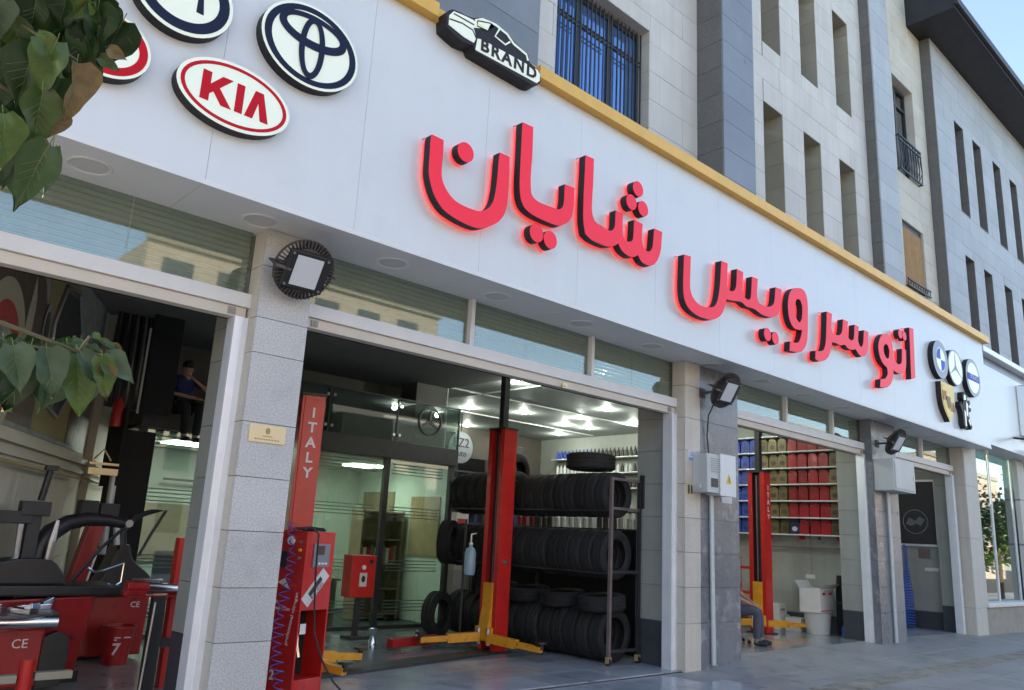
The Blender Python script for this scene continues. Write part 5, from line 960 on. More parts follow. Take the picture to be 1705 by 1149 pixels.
for k,u in enumerate(used):
    if not u: bpy.data.objects.remove(TY[k][2])
t=thing('tool_holder','dark clamp tool hung on the rack corner post','tool',(9.46,7.4,2.1)); make('body',MB().box(9.40,9.50,7.28,7.36,2.12,2.60),'black_steel',t,bevel=.01); make('gauge',MB().box(9.42,9.48,7.265,7.279,2.26,2.46),'brass_dark',t); make('hook',MB().tube([(9.40,7.32,2.6),(9.44,7.32,2.68),(9.50,7.32,2.66),(9.51,7.32,2.62)],.012,6),'steel',t); make('lower_jaw',MB().box(9.43,9.51,7.28,7.36,2.02,2.115),'black_plastic',t)
# water canister by the lift
def canister(loc,label,s=1.0):
    t=thing('water_canister',label,'canister',loc,'pale blue water canisters hung by the lifts'); make('tank',MB().lathe([(.001,0),(.10*s,0),(.115*s,.05),(.115*s,.42*s),(.09*s,.50*s),(.035*s,.54*s),(.035*s,.58*s),(.001,.58*s)],(0,0,0),(0,0,1),16),'water_blue',t,local=True,smooth=True)
    make('cap',MB().cyl((0,0,.581*s),(0,0,.62*s),.04*s,12),'white_paint',t,local=True); make('feed_pipe',MB().tube([(0,0,.62*s),(0,0,.78*s),(.10,0,.80*s)],.015,6),'steel',t,local=True); make('pole',MB().cyl((.0,.14,-.95),(.0,.14,.8),.018,8),'black_steel',t,local=True); return t
canister((7.93,9.35,1.05),'pale blue canister hung beside the nearer lift column',.75); canister((13.9,8.6,.98),'pale blue canister behind the seated person',1.1)
# ================================================================ shelves of bottles on the right wall
def bottle_mb(kind):
    if kind=='jug': 
        return (MB().box(-.103,.103,-.07,.07,0,.215).prism([[(-.103,.2155),(.103,.2155),(.075,.265),(.02,.30),(-.06,.30),(-.09,.27)]],-.052,.052), MB().cyl((-.02,0,.301),(-.02,0,.33),.026,8), MB().tube([(.02,0,.285),(.07,0,.30),(.088,0,.24)],.013,6))
    return (MB().lathe([(.001,0),(.045,0),(.045,.15),(.018,.20),(.018,.23),(.001,.23)],(0,0,0),(0,0,1),10), MB().cyl((0,0,.231),(0,0,.255),.022,8), None)
PROT={}
def bottle(kind,m,loc,label,group,rz=0):
    key=(kind,m)
    if key not in PROT:
        b,c,h=bottle_mb(kind); t=thing('oil_jug' if kind=='jug' else 'bottle',label,'oil jug' if kind=='jug' else 'bottle',(0,0,0),group)
        make('body',b,m,t,local=True,bevel=.008 if kind=='jug' else 0); make('cap',c,'cap_grey',t,local=True)
        if h: make('handle',h,m,t,local=True)
        if kind=='jug': make('label_plate',MB().prism([circle(0,.11,.062,.05,10)],-.0735,-.0705),{'jug_red':'dark_red_paint','jug_gold':'mural_brown','jug_blue':'jug_navy','jug_navy':'cardboard_white'}.get(m,'cardboard_white'),t,local=True)
        PROT[key]=t; t.location=loc; t.rotation_euler=(0,0,rz); return t
    return dup(PROT[key],loc,rz,label,group)
SX=WXR-.26
t=thing('jug_shelves','seven white shelves holding rows of oil jugs on the right wall','shelves',(SX,8.9,1.9))
ZH=[2.00,2.345,2.69,3.035,3.38,3.725,4.07]
for z in ZH: make('shelf',MB().box(SX-.06,WXR-.001,7.40,10.6,z-.025,z),'shelf_white',t)
for y in(7.42,8.02,9.30,10.57): make('upright',MB().box(WXR-.03,WXR-.002,y-.015,y+.015,1.9,4.35),'black_steel',t)
for y in(8.35,9.1,7.55): make('shelf_bracket',MB().box(SX+.02,SX+.25,y-.015,y+.015,1.90,1.974),'red_paint',t)
ordn=['lowest','second lowest','third lowest','fourth','third highest','second highest']
rj=random.Random(5)
for zi,z in enumerate(ZH[:6]):
    y=7.56; j=0
    while y<10.5:
        m='jug_gold' if j==0 or 5<=j<=7 else ('jug_red' if j<5 else 'jug_blue')
        if j==4 and zi==0: m='jug_navy'
        cn={'jug_gold':'gold brown','jug_red':'red','jug_blue':'blue','jug_navy':'dark navy'}[m]
        wh=('far left end' if m=='jug_blue' else 'right end' if j==0 else 'middle')
        bottle('jug',m,(SX+.11+rj.uniform(-.02,.02),y,z),'%s oil jug on the %s shelf, %s from the right end'%(cn,ordn[zi],ORD[j]),'oil jugs on the wall shelves',R_(-90)+rj.uniform(-.06,.06)); y+=.226; j+=1
# far shelves deeper in the hall
t=thing('bottle_shelves','white shelves of small bottles high on the far right wall','shelves',(WXR-.15,14,3.0))
for z in(3.0,3.40,3.80): make('shelf',MB().box(WXR-.30,WXR-.001,12.2,15.6,z-.025,z),'shelf_white',t)
for zi,z in enumerate((3.0,3.40,3.80)):
    for j in range(24):
        y=12.35+j*.135; m='jug_blue' if (j>13 and zi!=1) else ('bottle_white' if (j%3 and zi==1) or (j>13) else 'bottle_dark')
        bottle('b',m,(WXR-.16,y,z),'%s bottle on the %s far shelf, %s from the near end'%({'jug_blue':'blue','bottle_white':'white','bottle_dark':'dark'}[m],('lowest','middle','highest')[zi],ORD[j]),'small bottles on the far shelves')
# row of bottles on a black block added to darken the rack gaps
t=thing('dark_backing','long black block added for darkness behind the tyre rack, bottles on top','counter',(10.1,9.6,.01))
make('carcass',MB().box(9.85,10.30,7.75,11.6,.012,1.80),'black_matte',t); make('backing_top',MB().box(9.82,10.32,7.72,11.62,1.801,1.835),'black_steel',t,bevel=.004)
for j in range(24):
    y=7.84+j*.155; m=['bottle_white','bottle_dark','bottle_white','bottle_white','bottle_dark','jug_red','jug_blue','jug_gold'][(j//3)%8]
    bottle('b',m,(9.95+.03*(j%2),y,1.836),'%s bottle on the black block, %s from the street'%({'jug_gold':'gold','jug_blue':'blue','bottle_white':'white','jug_red':'red','bottle_dark':'dark'}[m],ORD[j]),'bottles on the black counter')
# dark tall unit with round badge, round wall sign
t=thing('dark_cabinet','tall dark cabinet with a small white round badge against the far wall','cabinet',(13.9,15.6,.07)); make('case',MB().box(13.2,14.5,15.2,16.29,.07,3.95),'black_steel',t,bevel=.02); make('round_badge',MB().lathe([(.001,-.012),(.17,-.01),(.18,0)],(13.75,15.19,3.05),(0,1,0),20),'white_paint',t)
t=thing('round_wall_sign','round pale wall sign lettered in black beside the office beam','sign',(11.9,15.0,3.3)); make('disc',MB().lathe([(.001,-.012),(.36,-.01),(.37,0),(.37,.02)],(11.72,14.4,3.60),(0,1,0),28),'logo_grey',t)
m=text_mb('EZ2',.30,.004); m.xf(plane_m((11.72,14.383,3.70),(1,0,0),(0,0,1))); make('lettering',m,'print_dark',t); m=text_mb('auto',.20,.004); m.xf(plane_m((11.72,14.383,3.46),(1,0,0),(0,0,1))); make('lettering',m,'print_dark',t)
make('hanger',MB().bar((11.72,14.42,3.9),(11.72,14.42,4.4),.02),'black_steel',t)
t=thing('dark_glass_partition','low dark glass partition with white studs behind the top tyre row','partition',(11,13.8,.07)); make('pane',MB().box(9.45,13.1,14.5,14.51,.07,3.05),'glass_rail',t); make('top_frame',MB().box(9.45,13.1,14.48,14.53,3.051,3.09),'black_steel',t); make('header',MB().box(9.45,13.1,14.49,14.6,3.4,3.95),'wall_brown',t)
for x in (12.2,12.45): make('stud',MB().cyl((x,14.46,2.9),(x,14.5,2.9),.04,10),'white_paint',t)
# white cartons on the floor behind, left of the rack
for i,(x,y,z,w) in enumerate(((9.75,11.9,1.0,.34),(9.75,11.9,1.35,.34),(9.8,12.0,1.70,.30))):
    t=thing('carton','white and red carton, %s of the pile beyond the rack'%('lowest','middle','topmost')[i],'carton',(x,y,z),'cartons stacked beyond the tyre rack'); make('box',MB().box(x-w/2,x+w/2,y-w/2,y+w/2,z,z+.33),'cardboard_white',t,bevel=.004); make('print_band',MB().box(x-w/2+.03,x+w/2-.03,y-w/2-.003,y-w/2-.0005,z+.08,z+.22),'print_red',t)
tag(make('plinth_counter',MB().box(9.55,10.1,11.7,12.2,.07,.998),'cabinet_grey',bevel=.01),'pale counter carrying the pile of cartons','counter')
# ================================================================ third bay things
def carton(x0,x1,y0,y1,z0,z1,label,red=True,flap=False):
    t=thing('carton',label,'carton',((x0+x1)/2,(y0+y1)/2,z0),'white cartons in the third bay'); make('box',MB().box(x0,x1,y0,y1,z0,z1),'cardboard_white',t,bevel=.004)
    if red:
        for k in range(2): 
            c=x0+(x1-x0)*(.27+.46*k); make('print_oval',MB().prism([circle(c,z1-.09,(x1-x0)*.13,.028,14)],y0-.004,y0-.0005),'print_red',t)
        make('print_stripe',MB().box(x0+.02,x1-.02,y0-.003,y0-.0005,z0+.03,z0+.05),'print_red',t)
    else: make('print_text',MB().box(x0+.06,x1-.1,y0-.003,y0-.0005,z0+.08,z0+.12),'logo_grey',t)
    if flap: make('flap',MB().add([(x0,y0,z1+.002),(x1,y0,z1+.002),(x1-.02,y0-.18,z1+.10),(x0-.18,y0-.16,z1+.10)],[(0,1,2,3)]),'cardboard_white',t); make('flap',MB().add([(x0,y1,z1+.002),(x1,y1,z1+.002),(x1,y1+.1,z1+.14),(x0,y1+.1,z1+.14)],[(0,1,2,3)]),'cardboard_white',t)
    return t
carton(15.55,16.12,7.72,8.15,.50,.95,'open white carton with red ovals on the grey bin',True,True)
t=thing('grey_bin','pale grey bin under the open carton','bin',(15.82,7.92,.09)); make('body',MB().lathe([(.001,0),(.22,0),(.26,.40),(.27,.405),(.001,.406)],(15.82,7.92,.092),(0,0,1),20),'cabinet_grey',t,smooth=True)
carton(15.82,16.18,8.28,8.62,.09,.34,'small white carton at the right of the low pair',False); carton(15.74,16.16,8.7,9.05,.09,.37,'small white carton at the left of the low pair',False); carton(15.78,16.1,8.72,9.0,.372,.58,'white carton on top of the left low carton',False)
t=thing('black_standing_roll','tall black padded roll leaning by the third bay door jamb','bag',(16.1,7.52,.09)); make('roll',MB().tube([(16.10,7.52,.095),(16.11,7.53,.5),(16.12,7.54,.95),(16.13,7.55,1.22)],[.12,.13,.115,.09],12),'black_matte',t,smooth=True); make('strap',MB().lathe([(.135,-.02),(.137,.02)],(16.112,7.532,.7),(0,0,1),12),'black_plastic',t)
t=thing('blue_bottle','small blue canister on the floor by the black roll','canister',(15.9,7.40,.09)); make('body',MB().lathe([(.001,0),(.07,0),(.075,.15),(.03,.22),(.03,.26),(.001,.26)],(15.9,7.40,.092),(0,0,1),14),'blue_hose',t,smooth=True); make('cap',MB().cyl((15.9,7.40,.353),(15.9,7.40,.38),.03,10),'cap_grey',t)
t=thing('red_trolley','red upright trolley with three shelves behind the lift','trolley',(15.5,9.3,.09))
for x in(15.3,15.8): make('post',MB().box(x-.02,x+.02,9.3,9.34,.09,1.5 if x<15.5 else 1.35),'red_paint',t)
for z in(.3,.75,1.25): make('shelf',MB().box(15.321,15.779,9.1,9.5,z,z+.05),'red_paint',t)
t=thing('wall_frame_rail','thin brown rail frame on the wall below the jug shelves','rail',(WXR-.1,8.5,.5)); make('rail',MB().box(WXR-.12,WXR-.09,7.5,9.4,1.72,1.75).box(WXR-.12,WXR-.09,9.37,9.4,.6,1.719),'brown_steel',t); make('hook',MB().bar((WXR-.089,8.2,1.735),(WXR-.013,8.2,1.735),.02),'brown_steel',t)
tag(make('wall_label',MB().box(WXR-.018,WXR-.0125,8.15,8.35,1.12,1.2),'cardboard_white'),'small white label on the wall of the third bay','label')
# ================================================================ fourth bay
t=thing('black_board','large black board in a pale frame with a faint round emblem, fourth bay','board',(20.6,7.75,1.9))
make('frame',MB().box(20.55,20.619,7.22,8.42,1.93,3.50),'aluminium',t); make('panel',MB().box(20.535,20.5495,7.27,8.38,1.98,3.45),'print_dark',t)
ce=(7.72,2.50); rg=MB().prism([circle(*ce,.29),circle(*ce,.27)],0,.004,lambda x,y,z:(20.534-y,x,z)); make('emblem_ring',rg,'steel',t); make('emblem_figure',MB().prism([[(7.5,2.55),(7.62,2.62),(7.72,2.52),(7.86,2.6),(7.94,2.44),(7.8,2.40),(7.7,2.46),(7.6,2.40)]],0,.004,lambda x,y,z:(20.534-y,x,z)),'logo_grey',t)
make('emblem_mark',MB().box(20.530,20.534,8.0,8.08,3.2,3.26).box(20.530,20.534,7.85,7.93,3.2,3.26),'logo_grey',t)
for z in(2.55,3.35): tag(make('red_bell',MB().lathe([(.001,-.05),(.11,-.05),(.13,0),(.13,.01)],(20.50,8.33,z),(1,0,0),18),'dark_red_paint',smooth=True),'red round alarm bell at the %s left of the black board'%('lower' if z<3 else 'upper'),'alarm bell','alarm bells beside the black board')
tag(make('wall_socket',MB().box(20.59,20.619,7.46,7.72,1.66,1.88),'brown_steel',bevel=.005),'small dark socket box below the black board','socket'); tag(make('wall_label',MB().box(20.60,20.619,7.28,7.6,1.36,1.44),'cardboard_white',bevel=.002),'small white label right below the black board','label')
tag(make('coiled_hose',coil((20.40,7.95,1.95),(20.38,7.95,.08),lambda s:.035+.10*min(1,max(0,(s-.28)*3)) ,30,.012,.02,12),'blue_hose',smooth=True),'blue coiled hose hanging to the floor below the black board','hose')
# ================================================================ mural on the slanting wall
def mur(x,z): # x: metres along the wall, z height
    return x
def mtf(off):
    def f(s,y,z):
        p=lw(s,off+y); return (p[0],p[1],z)
    return f
t=thing('vintage_car_mural','printed wall mural of an old car with chrome mirror and whitewall tyre','mural',(*lw(2.6,0),2.4))
make('canvas',MB().prism([[(.5,2.40),(5.2,2.40),(5.2,4.39),(.5,4.39)]],.002,.012,mtf(0)),'mural_grey',t)
def mshape(n,pts,m,k): make(n,MB().prism([smooth_loop(pts,3) if len(pts)>4 else pts],.0125+.004*k-.003,.0125+.004*k,mtf(0)),m,t)
mshape('brown_body',[(.7,2.45),(2.75,2.45),(2.7,3.3),(2.4,3.9),(1.8,4.15),(1.2,4.1),(.7,3.8)],'mural_brown',1)
mshape('yellow_panel',[(2.76,2.45),(4.3,2.45),(4.2,3.0),(3.9,3.6),(3.7,4.3),(2.7,4.36),(2.5,4.0),(2.74,3.4)],'mural_yellow',1)
mshape('whitewall',circle(1.45,2.95,.62,.74,24),'mural_cream',2); mshape('red_ring',circle(1.45,2.92,.47,.56,24),'dark_red_paint',3); mshape('hub',circle(1.43,2.9,.32,.38,20),'mural_grey',4)
mshape('dark_lamp',[(2.95,2.80),(3.55,2.72),(3.95,3.1),(3.98,3.75),(3.6,4.1),(3.1,4.05),(2.85,3.6)],'mural_black',3)
make('chrome_rim',MB().tube([(*lw(a,.03),b) for a,b in ((2.95,2.78),(2.82,3.6),(3.08,4.1),(3.62,4.15),(4.02,3.78),(3.98,3.08),(3.55,2.68),(2.95,2.78))],.028,6),'steel',t,smooth=True)
mshape('small_lamp',circle(2.62,3.5,.13,.26,18),'mural_grey',4); mshape('small_lamp_dark',circle(2.62,3.5,.08,.18,18),'mural_black',5)
mshape('right_lamp',circle(4.35,3.35,.13,.28,18),'steel',4); mshape('maroon_fender',[(4.15,2.45),(4.55,2.45),(4.6,3.0),(4.5,3.6),(4.35,3.2),(4.2,2.9)],'mural_brown',3)
mshape('sheen',[(2.0,2.6),(2.12,2.6),(2.18,3.6),(2.05,3.9),(1.98,3.4)],'mural_cream',2)
# dark drape and pipes at the inner corner
dr=MB()
for k in range(9): dr.tube([(3.18+k*.055,11.5+.04*(k%2),4.39),(3.17+k*.06,11.5+.04*(k%2),3.8),(3.2+k*.055,11.52,3.05)],[.03,.04,.035],6)
tag(make('dark_drape',dr,'mural_black',smooth=True),'gathered dark grey drape hanging at the inner corner of the first bay','drape')
tag(make('black_screen',MB().box(3.30,3.34,10.95,11.6,2.0,3.0).box(3.55,3.95,11.2,11.24,3.0,4.39),'black_matte'),'black screen panels at the left end of the mezzanine','screen')
for i,(x,z0,z1) in enumerate(((3.76,3.05,4.1),(3.57,3.0,4.2))):
    tag(make('light_tube',MB().cyl((x,11.4,z0),(x+.0,11.4,z1),.016,8),'white_paint',smooth=True),'thin pale tube, %s of the two upright ones by the drape'%('right' if i==0 else 'left'),'tube','thin upright tubes')
tag(make('white_pipe',MB().cyl((3.30,11.0,1.15),(3.29,11.0,2.2),.045,10),'conduit',smooth=True),'thick white pipe behind the tyre changer arm','pipe')
tag(make('red_extinguisher',MB().lathe([(.001,0),(.07,0),(.07,.28),(.04,.34),(.02,.38),(.001,.38)],(3.22,11.05,2.75),(0,0,1),14),'dark_red_paint',smooth=True),'dark red cylinder on the dark wall beside the leaves','fire extinguisher')
tag(make('gold_lattice',MB().box(2.95,3.3,10.9,10.96,2.12,2.2).box(2.95,3.3,10.9,10.95,2.24,2.27).tube([(3.0,10.92,2.3),(3.1,10.92,2.44),(3.2,10.92,2.3)],.012,6),'brass_plate'),'gold fretwork bracket above the white pipe','bracket')
tag(make('black_locker',MB().box(3.35,3.80,11.2,11.6,.02,2.75),'black_matte',bevel=.01),'tall black panel at the left end of the glass office','panel')
# ================================================================ tyre changer nearest the street
t=thing('tyre_changer','red tyre changer with chrome jaws at the lower left edge, marked CE','tyre changer',(1.75,8.5,.02))
def taper(x0,x1,y0,y1,z0,z1,tx=.0,ty=.0):
    return MB().add([(x0+tx,y0+ty,z0),(x1-tx,y0+ty,z0),(x1-tx,y1,z0),(x0+tx,y1,z0),(x0,y0,z1),(x1,y0,z1),(x1,y1,z1),(x0,y1,z1)],[(0,3,2,1),(4,5,6,7),(0,1,5,4),(1,2,6,5),(2,3,7,6),(3,0,4,7)])
make('body',taper(1.25,2.16,8.42,8.92,.10,.60),'dark_red_paint',t,bevel=.02); make('foot',MB().box(1.3,2.1,8.45,8.9,.02,.099),'black_plastic',t)
make('column_cover',MB().lathe([(.001,.60),(.32,.60),(.30,.66),(.2,.70),(.001,.70)],(1.80,8.6,0),(0,0,1),24),'dark_red_paint',t,smooth=True)
make('turntable',MB().lathe([(.001,.70),(.42,.70),(.44,.715),(.42,.735),(.001,.735)],(1.84,8.6,0),(0,0,1),32),'steel',t,smooth=True)
j=MB()
for a in (20,110,200,290):
    c=math.cos(R_(a));s=math.sin(R_(a)); j.bar((1.84+.12*c,8.6+.12*s,.76),(1.84+.42*c,8.6+.42*s,.76),.09,.045); j.bar((1.84+.34*c,8.6+.34*s,.78),(1.84+.44*c,8.6+.44*s,.82),.08,.05)
make('clamp_jaw',j,'chrome',t,bevel=.006); make('chrome_roller',MB().cyl((1.45,8.30,.67),(2.20,8.26,.67),.055,16),'chrome',t,smooth=True)
make('pedal_guard',MB().prism([smooth_loop([(2.14,.08),(2.34,.10),(2.38,.30),(2.36,.52),(2.26,.57),(2.15,.52)],3)],8.40,8.52),'black_plastic',t,bevel=.008)
m=text_mb('CE',.11,.003); m.xf(plane_m((1.97,8.416,.47),(1,0,0),(0,0,1))); make('lettering',m,'white_paint',t)
make('tilt_column',MB().box(1.98,2.10,9.0,9.12,.6,1.62),'black_steel',t,bevel=.01); make('top_arm',MB().box(1.4,2.02,8.98,9.12,1.50,1.62).box(1.9,2.16,8.97,9.13,1.58,1.72),'black_steel',t,bevel=.012); make('mount_rod',MB().cyl((2.07,9.05,1.73),(2.11,9.05,2.05),.033,12).box(2.06,2.17,9.0,9.1,2.03,2.08),'black_plastic',t)
make('mount_head',MB().tube([(1.92,8.98,1.5),(1.93,8.98,1.2),(1.88,8.95,1.1)],.028,8).box(1.86,2.02,8.9,9.02,1.03,1.12),'steel',t)
make('air_gun',MB().tube([(2.2,9.0,1.08),(2.22,9.0,1.35),(2.24,9.0,1.55)],[.03,.04,.02],8),'steel',t)
# wheel balancer with arched hood
t=thing('wheel_balancer','red wheel balancer with black arched hood and tool tray lid','wheel balancer',(2.4,9.2,.02))
make('body',MB().add([(1.7,8.95,.10),(2.60,8.95,.10),(2.70,9.45,.10),(1.7,9.45,.10),(1.7,8.85,.80),(2.66,8.85,.84),(2.86,9.45,.84),(1.7,9.45,.84)],[(0,3,2,1),(4,5,6,7),(0,1,5,4),(1,2,6,5),(2,3,7,6),(3,0,4,7)]),'dark_red_paint',t,bevel=.02)
make('base',MB().box(1.72,2.66,8.98,9.44,.02,.12),'black_plastic',t); make('tool_lid',MB().box(1.68,2.88,8.80,9.48,.84,.94),'black_plastic',t,bevel=.02)
make('lid_hump',MB().prism([smooth_loop([(1.72,.94),(2.38,.94),(2.34,1.05),(2.22,1.17),(1.95,1.18),(1.76,1.14)],3)],8.86,9.30),'black_plastic',t,bevel=.02)
arc=[(2.14,9.15,1.10),(2.16,9.15,1.28),(2.24,9.15,1.43),(2.38,9.15,1.53),(2.55,9.15,1.575),(2.75,9.15,1.57),(2.92,9.15,1.545)]
make('hood_arch',MB().tube(arc,[.12,.11,.095,.08,.07,.06,.05],12),'black_plastic',t,smooth=True); make('hood_joint',MB().cyl((2.95,9.08,1.55),(2.95,9.2,1.55),.04,12),'steel',t)
make('brace',MB().tube([(2.5,9.15,.95),(2.72,9.15,1.28),(2.92,9.15,1.5)],.018,6),'black_plastic',t)
m=text_mb('IUU',.10,.003,bold=.003); a=Vector((.2,.6,0)).normalized(); m.xf(plane_m((2.71,9.10,.66),a,(0,0,1))); make('lettering',m,'white_paint',t)
m=text_mb('5.40',.05,.003); m.xf(plane_m((2.70,9.10,.54),a,(0,0,1))); make('lettering',m,'white_paint',t)
# red mast and second machine
t=thing('red_machine','second red machine marked CE behind the bucket, with red slanted mast','tyre changer',(3.3,10.4,.02))
make('body',taper(2.95,3.68,10.2,10.7,.06,.72,.02),'dark_red_paint',t,bevel=.02); make('top_plate',MB().box(2.92,3.70,10.15,10.72,.721,.78),'black_plastic',t,bevel=.01); make('hood_block',MB().prism([smooth_loop([(3.05,.78),(3.72,.78),(3.66,.95),(3.45,1.12),(3.38,1.3),(3.25,1.32),(3.18,1.05)],3)],10.25,10.6),'black_plastic',t,bevel=.02)
make('mast',MB().bar((2.78,10.1,.80),(2.92,10.1,1.56),.17,.17),'dark_red_paint',t,bevel=.01); make('mast_edge',MB().bar((2.875,10.005,.82),(2.955,10.005,1.25),.02,.02),'white_paint',t)
make('motor',MB().box(2.68,2.86,9.9,10.1,1.58,1.78).box(2.90,3.10,9.95,10.1,1.60,1.76),'black_steel',t,bevel=.01)
make('assist_arm',MB().tube([(3.24,10.1,1.25),(3.22,10.1,1.48),(3.34,10.1,1.63),(3.52,10.1,1.70),(3.68,10.1,1.72),(3.55,10.1,1.45),(3.44,10.1,1.18)],[.05,.045,.035,.03,.022,.018,.018],8),'black_plastic',t,smooth=True)
make('valve',MB().cyl((3.12,10.05,1.55),(3.16,10.05,1.3),.035,10),'conduit',t)
m=text_mb('CE',.09,.003); m.xf(plane_m((3.52,10.195,.62),(1,0,0),(0,0,1))); make('lettering',m,'white_paint',t)
t=thing('red_bucket','red plastic bucket with white printing and the figure 7','bucket',(3.28,9.9,.02)); make('pail',MB().lathe([(.001,.02),(.135,.02),(.155,.22),(.178,.40),(.19,.41),(.19,.43),(.17,.43),(.13,.05)],(3.28,9.9,0),(0,0,1),24),'dark_red_paint',t,smooth=True)
m=text_mb('7',.17,.003,bold=.004); m.xf(plane_m((3.23,9.748,.19),(1,-.1,0),(0,-.1,1))); make('lettering',m,'cardboard_white',t)
for k,(w_,z) in enumerate(((.17,.31),(.13,.285),(.06,.24))): make('print_line',MB().box(3.20+(.06 if k==2 else 0),3.20+w_,9.735+.01*k,9.743+.01*k,z,z+.012),'cardboard_white',t)
# chrome roller stand
t=thing('roller_stand','black and red stand carrying a chrome roller beside the door jamb','stand',(3.1,8.2,.02))
make('roller',MB().cyl((2.92,8.2,.965),(3.27,8.2,.955),.048,18),'chrome',t,smooth=True); make('chuck',MB().cyl((2.72,8.2,.97),(2.92,8.2,.965),.062,14).box(2.70,2.90,8.14,8.26,.90,.94),'dark_red_paint',t,bevel=.008); make('upper_rod',MB().cyl((2.80,8.28,1.03),(3.08,8.28,1.03),.02,10),'chrome',t,smooth=True)
make('rail',MB().box(2.72,3.36,8.14,8.26,.885,.899),'dark_red_paint',t); make('black_post',MB().box(2.98,3.10,8.15,8.24,.02,.884),'black_steel',t,bevel=.005); make('cross_bar',MB().box(3.101,3.22,8.17,8.23,.42,.50),'black_steel',t); make('red_post',MB().box(3.22,3.345,8.35,8.46,.02,1.44).box(3.19,3.345,8.27,8.345,.86,1.0),'red_paint',t,bevel=.006)
make('thin_rod',MB().cyl((2.95,8.10,.02),(2.98,8.10,.84),.012,8),'steel',t); make('handle_loop',MB().tube([(3.37,8.2,1.0),(3.42,8.2,1.12),(3.42,8.2,.92),(3.37,8.2,.90)],.012,6),'chrome',t)
tag(make('chrome_lever',MB().tube([(2.48,8.6,1.12),(2.54,8.6,1.085),(2.63,8.6,1.10),(2.80,8.6,1.17),(2.80,8.6,.99),(2.75,8.6,.955),(2.68,8.6,.97)],.014,8),'chrome',smooth=True),'bent chrome lever between the two red machines','lever')
t=thing('red_jack','red post with a pale worn cross arm at the bottom left corner','jack',(1.86,7.6,.02)); make('post',MB().cyl((1.86,7.6,.02),(1.86,7.6,.46),.055,14),'red_paint',t,smooth=True); make('cross_arm',MB().box(1.55,1.795,7.56,7.64,.29,.35).box(1.925,2.2,7.56,7.64,.30,.36),'mural_cream',t,bevel=.006); make('foot',MB().box(1.7,2.05,7.45,7.75,.0205,.05),'black_steel',t)
